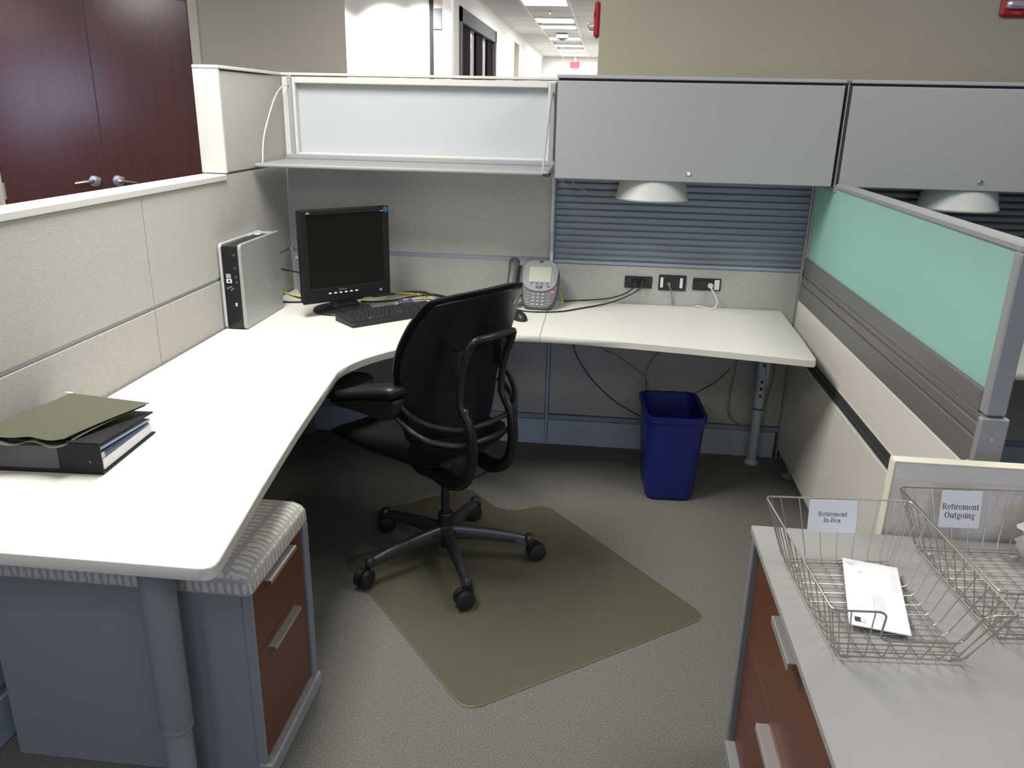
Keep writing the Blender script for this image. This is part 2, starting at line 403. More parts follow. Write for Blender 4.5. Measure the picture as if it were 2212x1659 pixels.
# white wall beside the corridor, then the corridor itself
wb = tag(MB().box(-3.6, -0.205, 4.3, 4.42, 0, 2.75).build('wall_back', 'wall_white'), 'bright white wall lit from above beside the corridor', 'wall', kind='structure')
fr = tag(MB().box(-0.205, -0.165, 4.285, 4.42, 0, 2.75).build('trim_2', 'gap'), 'dark recess strip at the corner of the white wall', 'trim', kind='structure')
MB().box(-0.165, -0.085, 4.27, 4.42, 2.27, 2.45, 0.003).build('grey_plate', 'storefront', fr)
MB().box(-0.165, -0.075, 4.28, 4.42, 0, 2.75, 0.004).build('casing', 'jamb', fr)
MB().box(-0.075, 0.0, 4.30, 4.42, 0, 2.75).build('corner_strip', 'wall_white', fr)
cw = tag(MB().box(-0.18, -0.06, 4.42, 5.07, 0, 2.75).build('wall_corridor', 'wall_white'), 'white left wall of the corridor with dark framed openings', 'wall', kind='structure')
MB().box(-0.18, -0.06, 5.07, 7.95, 2.56, 2.75).box(-0.18, -0.06, 7.95, 10.2, 0, 2.75).box(-0.18, -0.06, 10.2, 11.5, 2.62, 2.75).box(-0.18, -0.06, 11.5, 16.2, 0, 2.75).box(-0.18, -0.06, 16.2, 16.6, 2.68, 2.75).build('wall_panel', 'wall_white', cw)
wn = tag(MB().box(-0.16, -0.045, 5.07, 5.20, 0, 2.56).box(-0.16, -0.045, 7.85, 7.95, 0, 2.56).box(-0.16, -0.045, 5.07, 7.95, 2.42, 2.56).build('window_1', 'storefront'), 'grey metal storefront on the left of the corridor with dark and glazed bays', 'window', kind='structure')
for a, b in ((5.42, 5.95), (6.4, 6.92), (7.35, 7.85)):
    MB().box(-0.15, -0.085, a, b, 0, 2.42, 0.004).build('dark_panel', 'dark_wood', wn)
for a, b in ((5.20, 5.42), (5.95, 6.4), (6.92, 7.35)):
    MB().box(-0.13, -0.115, a, b, 0, 2.42).build('glass_pane', 'glass_pale', wn)
d3 = tag(MB().box(-0.16, -0.12, 10.25, 11.45, 0, 2.60).build('door_3', 'storefront'), 'grey recessed door farther down the corridor', 'door', kind='structure')
MB().box(-0.18, -0.05, 10.2, 10.26, 0, 2.62).box(-0.18, -0.05, 11.0, 11.5, 0, 2.62).build('casing', 'jamb', d3)
d4 = tag(MB().box(-0.16, -0.12, 16.2, 16.58, 0, 2.66).build('door_4', 'storefront'), 'narrow grey opening at the far end of the corridor', 'door', kind='structure')
tag(MB().box(-0.18, 1.55, 16.6, 16.7, 0, 2.75).build('wall_end', 'wall_white'), 'white end wall far down the corridor', 'wall', kind='structure')
tag(MB().box(1.415, 1.53, 0.62, 16.6, 0, 2.75).build('wall_corridor_right', 'wall_white'), 'white right wall of the corridor behind the beige wall', 'wall', kind='structure')
tag(MB().box(1.415, 6.0, 0.50, 0.62, 0, 2.75).build('wall_right', 'wall_beige'), 'beige painted wall behind the grey overhead cabinets', 'wall', kind='structure')
# ceiling
ce = tag(MB().box(-6, 6, -9, 4.3, 2.75, 2.85).build('ceiling', 'ceiling_tile'), 'white tiled drop ceiling of the office and corridor', 'ceiling', kind='structure')
MB().box(-0.18, 1.55, 4.3, 16.7, 2.775, 2.85).build('ceiling_slab', 'gap', ce)
g = MB()
LY = [(6.03, 6.63), (8.0, 8.58), (8.96, 9.5), (11.0, 11.55), (12.6, 13.15), (13.9, 14.45), (15.2, 15.75)]
for x in (-0.05, 0.43, 0.99, 1.405): g.box(x - 0.011, x + 0.011, 4.3, 16.6, 2.746, 2.757)
ys = [4.3 + 0.605 * k for k in range(21)]
for y in ys: g.box(-0.06, 1.415, y - 0.011, y + 0.011, 2.7465, 2.757)
g.build('ceiling_grid', 'ceiling_grid', ce)
t0 = {}
for (x0, x1) in ((-0.05, 0.43), (0.43, 0.99), (0.99, 1.405)):
    for k in range(20):
        ya, yb = ys[k], ys[k + 1]
        if x0 == 0.43 and any(ya < b and yb > a for a, b in LY): continue
        if (x0, 0) not in t0:
            t0[(x0, 0)] = MB().box(x0 + .008, x1 - .008, ya + .008, yb - .008, 2.752, 2.775, 0.003).build('ceiling_tile', 'ceiling_tile', ce); t0[(x0, 1)] = ya
        else: inst(t0[(x0, 0)], ce, (0, ya - t0[(x0, 1)], 0))
for k, (a, b) in enumerate(LY):
    t = thing('ceiling_light', ('nearest rectangular ceiling light above the corridor, cut by the frame top' if k == 0 else
        '%s rectangular ceiling light from the near end of the corridor' % ['', 'second', 'third', 'fourth', 'fifth', 'sixth', 'seventh'][k]), 'light', (0.71, (a + b) / 2, 2.745), group='corridor ceiling lights')
    MB().box(0.43, 0.46, a, b, 2.738, 2.765).box(0.96, 0.99, a, b, 2.738, 2.765).box(0.46, 0.96, a, a + 0.02, 2.738, 2.765).box(0.46, 0.96, b - 0.02, b, 2.738, 2.765).build('light_frame', 'ceiling_grid', t)
    MB().box(0.46, 0.96, a + 0.02, b - 0.02, 2.742, 2.752).build('diffuser', 'diffuser', t)
for k, (x, y) in enumerate([(0.71, 7.26), (0.72, 12.2)]):
    t = thing('sprinkler', ['small grey sprinkler head between the two nearest corridor lights', 'small grey sprinkler head between the far corridor lights'][k], 'sprinkler', (x, y, 2.75), group='corridor sprinklers')
    MB().lathe([(0.0, 0), (0.03, 0), (0.03, -0.006), (0.008, -0.01), (0.008, -0.028), (0.018, -0.03), (0.018, -0.034), (0, -0.034)], 14).build('sprinkler_head', 'metal_grey', t, local=True)
t = thing('smoke_detector', 'grey box hanging from the corridor ceiling beside a light', 'detector', (0.712, 10.34, 2.75))
MB().box(-0.09, 0.09, -0.09, 0.09, -0.085, 0.0, 0.01).build('detector_body', 'storefront', t, local=True)
MB().lathe([(0.05, -0.085), (0.045, -0.1), (0, -0.1)], 16).build('detector_cap', 'storefront', t, local=True)
t = thing('exit_sign', 'small red lit sign above the far end of the corridor', 'sign', (0.705, 16.45, 2.5))
MB().box(0.60, 0.81, 16.42, 16.46, 2.51, 2.645, 0.004).build('sign_face', 'exit_red', t)
MB().box(0.68, 0.73, 16.43, 16.45, 2.64, 2.75).build('bracket', 'ceiling_grid', t)

def text_part(name, body, size, m, parent, loc, rot=(pi / 2, 0, 0)):
    fc = bpy.data.curves.new(name, 'FONT'); fc.body = body; fc.size = size; fc.align_x = 'CENTER'; fc.extrude = 0.0002
    fo = bpy.data.objects.new('outline', fc); COL.objects.link(fo); bpy.context.view_layer.update()
    fm = bpy.data.meshes.new_from_object(fo.evaluated_get(bpy.context.evaluated_depsgraph_get())); bpy.data.objects.remove(fo); fm.name = name
    fm.materials.clear(); fm.materials.append(MATS[m])
    o = bpy.data.objects.new(name, fm); COL.objects.link(o); o.parent = parent; o.location = loc; o.rotation_euler = rot; return o
def strobe(lab, loc, rz, cat='fire alarm'):
    t = thing('fire_strobe', lab, cat, loc, rz, group='red fire strobes')        # local: face -y, wall at y=0
    MB().box(-0.068, 0.068, -0.028, 0.0, -0.08, 0.08, 0.012).build('housing', 'strobe_red', t, local=True)
    MB().rings([[(x, -0.026, z) for x, z in rrect(0, 0.022, 0.128, 0.05, 0.02)], [(x, -0.030, z) for x, z in rrect(0, 0.022, 0.118, 0.044, 0.02)], [(x, -0.031, z) for x, z in rrect(0, 0.022, 0.09, 0.03, 0.014)]]).build('horn_rim', 'strobe_red', t, local=True)
    l = MB().rings([[(x, -0.026, z) for x, z in rrect(0, -0.030, 0.108, 0.036, 0.012)], [(x, -0.050, z) for x, z in rrect(0, -0.030, 0.104, 0.034, 0.012)], [(x, -0.060, z) for x, z in rrect(0, -0.027, 0.08, 0.018, 0.006)]])
    l.build('strobe_lens', 'strobe_lens', t, local=True)
    text_part('lettering', 'FIRE', 0.019, 'strobe_print', t, (0, -0.0285, -0.071))
    return t
strobe('red fire alarm strobe on the beige wall in the top right corner', (3.288, 0.50, 2.112), 0)
strobe('red fire alarm strobe seen edge-on at the end of the beige wall', (1.415, 0.555, 2.005), -pi / 2)

# ---------------------------------------------------------------- cubicle partitions
def fabric(part, p, rng, m='fabric', b=0.006):
    for r in rng: MB().box(*r, b).build('fabric_panel', m, p)
G = 0.005
# low left partition
P1 = thing('cubicle_partition', 'low grey fabric partition with white cap along the left desk', 'partition', (-0.045, -1.75, 0), group='cubicle partitions')
MB().box(-0.083, -0.014, -2.95, -0.632, 0.02, 1.302).build('core', 'rail_blue', P1)
MB().box(-0.094, 0.006, -2.95, -0.629, 1.302, 1.325, 0.003).build('top_cap', 'white_trim', P1)
MB().box(-0.09, 0.004, -2.95, -0.629, 0.0, 0.13, 0.003).build('base_cover', 'base_blue', P1)
segs = [(-0.630, -1.246), (-1.246, -2.466), (-2.466, -2.95)]
for a, b in segs:
    for z0, z1 in ((0.942, 1.300), (0.16, 0.928)):
        MB().box(-0.016, 0.0, b + 0.0018, a - 0.0018, z0, z1, 0.001).build('fabric_panel', 'fabric', P1)
        MB().box(-0.09, -0.08, b + 0.003, a - 0.003, z0, z1, 0.001).build('fabric_panel', 'fabric', P1)
MB().box(-0.013, -0.005, -2.95, -0.632, 0.9285, 0.9415, 0.001).build('seam_rail', 'rail_light', P1)
MB().box(-0.013, -0.005, -0.622, -0.001, 0.9285, 0.9415, 0.001).build('seam_rail', 'rail_light', P1)
MB().box(-0.012, -0.002, -1.251, -1.242, 1.285, 1.299, 0.002).build('clip', 'white_trim', P1)
# tall left partition in the corner
P2 = thing('cubicle_partition', 'tall fabric partition with white end cap left of the frosted window', 'partition', (-0.045, -0.3, 0), group='cubicle partitions')
MB().box(-0.083, -0.014, -0.622, 0.0, 0.02, 1.70).build('core', 'rail_blue', P2)
MB().box(-0.097, 0.004, -0.628, -0.612, 1.328, 1.712, 0.002).build('end_cap', 'white_trim', P2)
MB().box(-0.097, 0.006, -0.630, 0.09, 1.712, 1.724, 0.002).build('top_cap', 'white_trim', P2)
MB().box(-0.09, 0.004, -0.627, 0.0, 0.0, 0.13, 0.003).build('base_cover', 'base_blue', P2)
for z0, z1 in ((1.332, 1.703), (0.942, 1.322), (0.16, 0.928)):
    MB().box(-0.016, 0.0, -0.611 if z0 > 1.3 else -0.6292, -0.0005, z0, z1).build('fabric_panel', 'fabric', P2)
    MB().box(-0.09, -0.08, -0.611, 0.0, z0, z1, 0.002).build('fabric_panel', 'fabric', P2)
# back left partition with the frosted window
P3 = thing('cubicle_partition', 'back partition with frosted glass window above the computer desk', 'partition', (0.63, 0.045, 0), group='cubicle partitions')
MB().box(0.0, W1 - 0.006, 0.012, 0.078, 0.02, 1.35).build('core', 'rail_blue', P3)
wf = MB().box(0.006, 0.066, 0.0, 0.09, 1.362, 1.708, 0.003).box(1.212, W1 - 0.01, 0.0, 0.09, 1.362, 1.708, 0.003).box(0.066, 1.212, 0.0, 0.09, 1.680, 1.708, 0.003).box(0.066, 1.212, 0.0, 0.09, 1.362, 1.380, 0.003).build('window_frame', 'white_trim', P3)
MB().box(0.062, 1.216, 0.042, 0.05, 1.376, 1.684).build('glass_pane', 'glass_frost', wf)
MB().box(0.0, W1 - 0.005, -0.006, 0.096, 1.712, 1.724, 0.002).build('top_cap', 'white_trim', P3)
MB().box(0.0, W1 - 0.006, 0.004, 0.014, 0.90, 0.945, 0.001).box(0.0, W1 - 0.006, -0.004, 0.012, 0.133, 0.157, 0.002).build('rail', 'rail_blue', P3)
MB().box(0.0005, W1 - 0.008, 0.0, 0.014, 0.938, 1.355).build('fabric_panel', 'fabric_back', P3)
MB().box(0.0005, W1 - 0.008, 0.0, 0.014, 0.16, 0.916, 0.0015).build('fabric_panel', 'fabric_back', P3)
MB().box(0.0, W1 - 0.006, -0.008, 0.085, 0.0, 0.131, 0.003).build('base_cover', 'base_blue', P3)
# joint post between the back partitions
P0 = thing('partition_post', 'thin blue-grey post joining the two back partitions', 'post', (W1, 0.04, 0))
MB().box(W1 - 0.005, W1 + 0.006, -0.008, 0.09, 0.0, 1.715, 0.002).build('post', 'base_blue', P0)
MB().box(W1 - 0.007, W1 + 0.008, -0.010, 0.094, 1.712, 1.726, 0.002).build('post_cap', 'white_trim', P0)
# back right partition with the slat rail
def slat_part(p, x0, x1, m):
    MB().box(x0, x1, 0.012, 0.03, 0.925, 1.34).build('slat_backing', 'channel' if m == 'slat_dark' else 'rail_blue', p)
    n = 13; z0, z1 = 0.934, 1.318; ph = (z1 - z0) / n; first = None
    for k in range(n):
        if first is None:
            zz = z0
            R = [[(x, y, z) for (y, z) in ((0.014, zz + 0.001), (0.003, zz + 0.003), (0.0, zz + 0.008), (0.0, zz + 0.019), (0.006, zz + ph - 0.005), (0.014, zz + ph - 0.004))] for x in (x0 + 0.003, x1 - 0.003)]
            first = MB().rings(R).build('slat', m, p, angle=20)
        else: inst(first, p, (0, 0, ph * k))
P4 = thing('cubicle_partition', 'back partition with blue-grey slat rail under the first overhead cabinet', 'partition', (1.82, 0.045, 0), group='cubicle partitions')
MB().box(W1 + 0.006, W2, 0.03, 0.078, 0.02, 1.70).build('core', 'rail_blue', P4)
slat_part(P4, W1 + 0.008, W2 - 0.004, 'slat_blue')
MB().box(W1 + 0.008, W2 - 0.004, -0.003, 0.014, 0.916, 0.932, 0.002).box(W1 + 0.006, W2 - 0.004, -0.004, 0.012, 0.133, 0.157, 0.002).build('rail', 'rail_blue', P4)
MB().box(W1 + 0.008, W2 - 0.004, 0.0, 0.032, 0.16, 0.914, 0.005).build('fabric_panel', 'fabric_back', P4)
MB().box(W1 + 0.008, W2 - 0.02, -0.008, 0.085, 0.0, 0.131, 0.003).build('base_cover', 'base_blue', P4)
MB().box(W1 + 0.008, W2 + 0.012, -0.004, 0.096, 1.712, 1.724, 0.002).build('top_cap', 'metal_grey', P4)
P5 = thing('cubicle_partition', 'dark slatted back partition of the neighbouring cubicle on the right', 'partition', (3.1, 0.045, 0), group='cubicle partitions')
MB().box(W2 + 0.014, 3.9, 0.03, 0.078, 0.02, 1.70).build('core', 'rail_blue', P5)
slat_part(P5, W2 + 0.016, 3.9, 'slat_dark')
MB().box(W2 + 0.016, 3.9, 0.0, 0.032, 0.16, 0.914, 0.005).build('fabric_panel', 'fabric_back', P5)
MB().box(W2 + 0.016, 3.9, -0.008, 0.085, 0.0, 0.131, 0.003).build('base_cover', 'base_blue', P5)
MB().box(W2 + 0.014, 3.9, -0.004, 0.096, 1.712, 1.724, 0.002).build('top_cap', 'metal_grey', P5)
# low divider between the two cubicles
XD = W2
P6 = thing('divider_wall', 'low cream divider with dark grey rails below the green glass', 'partition', (2.415, -0.95, 0))
MB().box(XD + 0.010, XD + 0.05, -1.838, -0.002, 0.03, 0.93).build('core', 'dark_rail', P6)
MB().box(XD, XD + 0.06, -1.832, -0.002, 0.622, 0.788, 0.002).build('cream_panel', 'cream', P6)
MB().box(XD, XD + 0.06, -1.832, -0.002, 0.05, 0.553, 0.002).build('cream_panel', 'cream', P6)
MB().box(XD - 0.001, XD + 0.061, -1.832, -0.002, 0.790, 0.866, 0.003).build('grey_rail', 'dark_rail', P6)
MB().box(XD + 0.001, XD + 0.059, -1.832, -0.002, 0.869, 0.902, 0.003).build('grey_rail', 'dark_rail', P6)
MB().box(XD + 0.006, XD + 0.054, -1.832, -0.002, 0.904, 0.925, 0.003).build('grey_rail', 'dark_rail', P6)
MB().box(XD + 0.004, XD + 0.02, -1.832, -0.002, 0.557, 0.578, 0.002).build('channel', 'channel', P6)
MB().box(XD + 0.002, XD + 0.02, -1.832, -0.002, 0.582, 0.612, 0.003).build('channel', 'channel', P6)
MB().box(XD, XD + 0.012, -1.832, -0.002, 0.614, 0.620, 0.001).build('lip', 'cream_edge', P6)
e = MB().box(XD - 0.003, XD + 0.063, -1.852, -1.832, 0.808, 0.925, 0.004).build('end_post', 'metal_grey', P6)
MB().lathe([(0, -0.001), (0.004, -0.001), (0.004, 0.0015), (0, 0.0015)], 12, (XD + 0.03, -1.8525, 0.872), 'y').build('screw', 'handle', e)
MB().box(XD, XD + 0.06, -1.852, -1.832, 0.0, 0.805, 0.004).build('end_panel', 'cream', P6)
MB().box(XD - 0.006, XD + 0.066, -1.862, -1.825, 0.797, 0.808, 0.002).build('bracket', 'cream', P6)
MB().lathe([(0, 0), (0.03, 0), (0.032, 0.006), (0.01, 0.012), (0.008, 0.05), (0, 0.05)], 16, (XD + 0.015, -0.22, 0)).build('glide_foot', 'metal_grey', P6)
P7 = thing('glass_screen', 'green frosted glass screen in a grey metal frame on the divider', 'screen', (2.42, -0.95, 0.925))
gf = MB().box(XD + 0.004, XD + 0.052, -1.85, -0.314, 1.312, 1.335, 0.006).box(XD + 0.004, XD + 0.052, -0.314, -0.005, 1.30, 1.322, 0.003).box(XD + 0.004, XD + 0.052, -1.85, -1.815, 0.93, 1.314, 0.004).box(XD + 0.004, XD + 0.052, -0.02, -0.002, 0.985, 1.312, 0.002).build('frame', 'metal_grey', P7)
MB().box(XD + 0.002, XD + 0.054, -1.815, -0.002, 0.927, 0.985, 0.003).build('lower_rail', 'dark_rail', P7)
MB().box(XD - 0.006, XD + 0.003, -0.008, 0.03, 0.0, 1.32, 0.001).build('corner_strip', 'metal_grey', P6)
MB().box(XD + 0.012, XD + 0.02, -1.818, -0.018, 0.980, 1.318, 0.001).build('glass_pane', 'glass_green', P7)
MB().lathe([(0, -0.001), (0.004, -0.001), (0.004, 0.0015), (0, 0.0015)], 12, (XD + 0.028, -1.8505, 0.945), 'y').build('screw', 'handle', gf)
P8 = thing('end_panel', 'cream laminate panel standing behind the filing cabinet', 'panel', (2.6, -1.93, 0))
MB().box(2.177, 3.3, -1.945, -1.915, 0.0, 0.838, 0.003).build('board', 'cream', P8)
MB().box(2.174, 3.3, -1.946, -1.914, 0.838, 0.842, 0.001).box(2.173, 2.177, -1.946, -1.914, 0, 0.838, 0.001).build('edge_band', 'cream_edge', P8)

# ---------------------------------------------------------------- overhead storage
def overhead(x0, x1, lockx, lab):
    t = thing('overhead_cabinet', lab, 'cabinet', ((x0 + x1) / 2, -0.15, 1.32), group='grey overhead cabinets')
    MB().box(x0, x0 + 0.015, -0.288, -0.002, 1.326, 1.708, 0.002).box(x1 - 0.015, x1, -0.288, -0.002, 1.326, 1.708, 0.002).box(x0 + 0.015, x1 - 0.015, -0.288, -0.002, 1.328, 1.342).box(x0 + 0.015, x1 - 0.015, -0.288, -0.002, 1.694, 1.706).box(x0 + 0.015, x1 - 0.015, -0.012, -0.002, 1.34, 1.70).build('cabinet_body', 'dark_rail', t)
    d = MB().box(x0 + 0.006, x1 - 0.005, -0.306, -0.288, 1.322, 1.702, 0.003).build('flip_door', 'paint_grey', t)
    MB().lathe([(0, -0.006), (0.007, -0.006), (0.0105, -0.002), (0.011, 0.0), (0, 0.0)], 18, (lockx, -0.306, 1.357), 'y').build('lock', 'chrome', d)
    MB().box(x0, x1, -0.306, -0.0, 1.711, 1.7255, 0.003).build('top_trim', 'metal_grey', t)
    MB().box(x0 + 0.01, x1 - 0.01, -0.295, -0.289, 1.702, 1.711).build('shadow_gap', 'gap', t)
    return t
overhead(1.266, 2.386, 1.815, 'first grey overhead cabinet right of the frosted window, small lock')
overhead(2.404, 3.62, 2.945, 'second grey overhead cabinet at the right, cut by the frame')
t = thing('cabinet_gasket', 'dark strip in the joint between the two overhead cabinets', 'trim', (2.395, -0.15, 1.32))
MB().box(2.387, 2.403, -0.28, -0.002, 1.322, 1.712).build('gasket', 'gap', t)
MB().box(2.3935, 2.3965, -0.304, -0.28, 1.322, 1.712).build('bead', 'metal_grey', t)
def lamp(cx, lab):
    t = thing('task_lamp', lab, 'lamp', (cx, -0.16, 1.326), group='under-cabinet task lamps')
    MB().lathe([(0.0, 1.3205), (0.138, 1.3205), (0.142, 1.30), (0.150, 1.262), (0.156, 1.244), (0.153, 1.238), (0.146, 1.243), (0.135, 1.30), (0.0, 1.305)], 40, (cx, -0.16, 0)).build('lamp_shade', 'lamp_white', t)
    MB().lathe([(0, 1.296), (0.05, 1.296), (0.05, 1.284), (0, 1.28)], 20, (cx, -0.16, 0)).build('bulb_cover', 'paper_cream', t)
    return t
l1 = lamp(1.683, 'round white under-cabinet lamp beneath the first overhead cabinet')
MB().tube([(1.326, -0.20, 1.32), (1.36, -0.19, 1.285), (1.41, -0.17, 1.259), (1.47, -0.16, 1.245), (1.53, -0.16, 1.252)], 0.0025, 6, 5).build('lamp_cord', 'cable_grey', l1)
lamp(2.935, 'round white under-cabinet lamp beneath the second overhead cabinet')
# shelf with wire end supports
t = thing('wall_shelf', 'empty grey metal shelf below the frosted window', 'shelf', (0.63, -0.2, 1.335))
MB().prism(round_poly([(0.012, -0.388), (1.250, -0.388), (1.250, -0.004), (0.012, -0.004)], [0.01, 0.02, 0, 0]), 1.336, 1.352, 0.005).build('shelf_board', 'shelf_grey', t)
MB().box(0.008, 1.250, -0.014, -0.002, 1.352, 1.372, 0.002).build('back_lip', 'metal_grey', t)
MB().box(0.035, 0.055, -0.012, -0.001, 1.352, 1.712, 0.002).build('hang_bracket', 'metal_grey', t)
MB().box(1.222, 1.244, -0.012, -0.001, 1.352, 1.700, 0.002).build('hang_bracket', 'metal_grey', t)
MB().box(1.225, 1.255, -0.39, -0.30, 1.334, 1.345, 0.002).build('end_clip', 'gap', t)
MB().tube([(0.044, -0.012, 1.672), (0.034, -0.06, 1.665), (0.028, -0.14, 1.62), (0.026, -0.24, 1.52), (0.026, -0.30, 1.44), (0.026, -0.325, 1.352)], 0.003, 7, 5).build('wire_support', 'cable_white', t)
MB().tube([(1.232, -0.015, 1.665), (1.228, -0.08, 1.60), (1.224, -0.33, 1.365), (1.224, -0.345, 1.352)], 0.004, 7, 3).build('wire_support', 'metal_grey', t)
t = thing('cable_cover', 'thin white vertical cable cover between fabric panel and slats', 'cable cover', (1.252, -0.012, 0.74))
MB().box(1.2455, 1.2555, -0.022, -0.010, 1.06, 1.318, 0.002).build('upper_cover', 'cable_white', t)
MB().box(1.2475, 1.2565, -0.022, -0.010, 0.965, 1.058, 0.002).build('lower_cover', 'base_blue', t)
MB().box(1.2465, 1.2605, -0.023, -0.010, 0.922, 0.967, 0.002).build('end_piece', 'cable_white', t)

# ---------------------------------------------------------------- desks
ZD0, ZD1 = 0.709, 0.737
def off(P, d):
    out = []; A = sum(P[i - 1][0] * P[i][1] - P[i][0] * P[i - 1][1] for i in range(len(P))); sg = 1 if A > 0 else -1
    for i in range(len(P)):
        a, p, c = Vector(P[i - 1]), Vector(P[i]), Vector(P[(i + 1) % len(P)])
        e1, e2 = (p - a).normalized(), (c - p).normalized(); n = Vector((e1.y + e2.y, -e1.x - e2.x)) * sg; n = n.normalized()
        out.append((p.x + n.x * d, p.y + n.y * d))
    return out
def top(name, lab, poly, loc):
    t = thing(name, lab, 'desk', loc, group='white desks')
    w = MB().prism(poly, ZD0, ZD1, 0.0008).build('worktop', 'white_laminate', t, angle=25)
    A = sum(poly[i - 1][0] * poly[i][1] - poly[i][0] * poly[i - 1][1] for i in range(len(poly)))
    MB().rings([[(x, y, z) for x, y in off(poly, d)] for z, d in ((ZD0 + 0.001, 0), (ZD0 + 0.0016, 0.0008), (ZD1 - 0.0026, 0.0008), (ZD1 - 0.002, 0))], False, False).build('edge_band', 'laminate_edge', t, angle=50)
    return t
left_poly = [(0.008, -1.2235), (0.008, -2.449), (0.725, -2.449), (0.740, -2.4465), (0.750, -2.440), (0.7545, -2.430), (0.7550, -2.415), (0.742, -2.325), (0.726, -2.211), (0.709, -2.092), (0.688, -1.93), (0.666, -1.751), (0.652, -1.62), (0.638, -1.483), (0.627, -1.37), (0.613, -1.2235)]
D1 = top('desk', 'long white laminate desk along the left partition', left_poly, (0.38, -1.85, 0))
lg = MB().lathe([(0.0, 0.225), (0.036, 0.225), (0.037, 0.228), (0.037, 0.708), (0, 0.708)], 28, (0.556, -2.318, 0)).lathe([(0, 0.0), (0.034, 0.0), (0.034, 0.012), (0.0315, 0.016), (0.0315, 0.226), (0, 0.226)], 28, (0.556, -2.318, 0)).build('leg', 'cabinet_grey', D1)
MB().lathe([(0.0372, 0.224), (0.0378, 0.227), (0.0372, 0.231), (0.036, 0.231), (0.036, 0.224)], 28, (0.556, -2.318, 0), cap0=False, cap1=False).build('leg_collar', 'cabinet_grey', lg)
corner_poly = [(0.008, -0.006), (0.008, -1.2205), (0.613, -1.2205), (0.618, -1.185), (0.630, -1.135), (0.648, -1.085), (0.672, -1.035), (0.712, -0.972), (0.761, -0.908), (0.82, -0.838), (0.89, -0.768), (0.96, -0.714), (1.03, -0.678), (1.10, -0.656), (1.17, -0.645), (1.2535, -0.640), (1.2535, -0.006)]
D2 = top('desk', 'white corner desk with curved front carrying monitor and keyboard', corner_poly, (0.5, -0.5, 0))
MB().box(0.012, 0.04, -0.9, -0.1, 0.66, 0.708).box(0.1, 1.2, -0.04, -0.012, 0.66, 0.708).build('support_rail', 'cabinet_grey', D2)
MB().box(0.02, 0.07, -0.07, -0.02, 0.0, 0.708, 0.004).build('leg', 'cabinet_grey', D2)
right_poly = [(1.2565, -0.006), (1.2565, -0.640), (1.40, -0.645), (1.62, -0.672), (1.85, -0.708), (2.08, -0.752), (2.262, -0.79), (2.284, -0.792), (2.292, -0.776), (2.305, -0.5), (2.318, -0.006)]
D3 = top('desk', 'white laminate desk wing with a round leg below the slat rail', right_poly, (1.8, -0.35, 0))
lx, ly = 2.255, -0.085
lg = MB().lathe([(0.0, 0.0), (0.032, 0.0), (0.033, 0.008), (0.027, 0.016), (0.0215, 0.02), (0.0215, 0.285), (0.0, 0.285)], 24, (lx, ly, 0)).lathe([(0, 0.283), (0.0235, 0.283), (0.0235, 0.46), (0, 0.46)], 24, (lx, ly, 0)).build('leg', 'base_blue', D3)
MB().lathe([(0.0236, 0.279), (0.0242, 0.283), (0.0236, 0.287), (0.02, 0.287), (0.02, 0.279)], 24, (lx, ly, 0), cap0=False, cap1=False).build('leg_ring', 'channel', lg)
MB().box(lx - 0.024, lx + 0.012, ly - 0.02, ly + 0.02, 0.44, 0.708, 0.006).box(lx + 0.012, lx + 0.03, ly - 0.012, ly + 0.012, 0.40, 0.708, 0.003).build('leg_channel', 'base_blue', lg)
for k, z in enumerate((0.50, 0.42, 0.385, 0.35)):
    MB().box(lx - 0.004 - (0.002 if k else 0), lx + 0.004 + (0 if k else 0.002), ly - 0.0245, ly - 0.018, z - 0.007, z + 0.007, 0.001).build('slot', 'gap', lg)
kt = thing('keyboard_tray', 'black keyboard tray tucked under the corner desk edge', 'tray', (0.52, -1.06, 0.625))
MB().prism(rrect(0.515, -1.06, 0.33, 0.20, 0.07, 6, R_(8)), 0.625, 0.650, 0.008).build('tray_board', 'black_plastic', kt, angle=50)
MB().box(0.36, 0.46, -1.10, -1.00, 0.65, 0.708, 0.004).build('tray_arm', 'black_plastic', kt)
# neighbour's desk beyond the glass screen
D4 = top('desk', 'white desk of the neighbouring cubicle behind the green screen', round_poly([(2.47, -0.80), (3.75, -0.84), (3.75, -0.03), (2.47, -0.03)], [0.01, 0, 0, 0]), (3.1, -0.4, 0))
MB().box(2.52, 2.56, -0.12, -0.06, 0, 0.708, 0.004).build('leg', 'base_blue', D4)
MB().box(3.6, 3.64, -0.12, -0.06, 0, 0.708, 0.004).build('leg', 'base_blue', D4)

# ---------------------------------------------------------------- storage pedestal with a seat cushion
T = thing('pedestal_cabinet', 'blue-grey pedestal with two brown drawers under the left desk', 'cabinet', (0.39, -2.06, 0))
MB().box(0.062, 0.70, -2.232, -1.885, 0.0, 0.530, 0.003).build('cabinet_body', 'cabinet_grey', T)
MB().box(0.70, 0.724, -2.232, -2.222, 0.045, 0.530, 0.002).build('side_rail', 'cabinet_grey', T)
MB().box(0.70, 0.728, -1.902, -1.872, 0.04, 0.530, 0.003).build('side_rail', 'cabinet_grey', T)
MB().box(0.575, 0.70, -2.2335, -2.232, 0.498, 0.530).build('side_lip', 'cabinet_grey', T)
MB().box(0.70, 0.738, -2.232, -1.872, 0.0, 0.047, 0.004).build('base_plinth', 'metal_grey', T)
def ped_drawer(z0, z1, hy0, hy1, hz):
    d = MB().box(0.70, 0.720, -2.219, -1.905, z0, z1, 0.0025).build('drawer', 'drawer_wood', T)
    MB().box(0.719, 0.739, hy0, hy1, hz - 0.002, hz + 0.002, 0.001).box(0.737, 0.739, hy0, hy1, hz - 0.008, hz + 0.002, 0.0008).build('handle', 'handle', d)
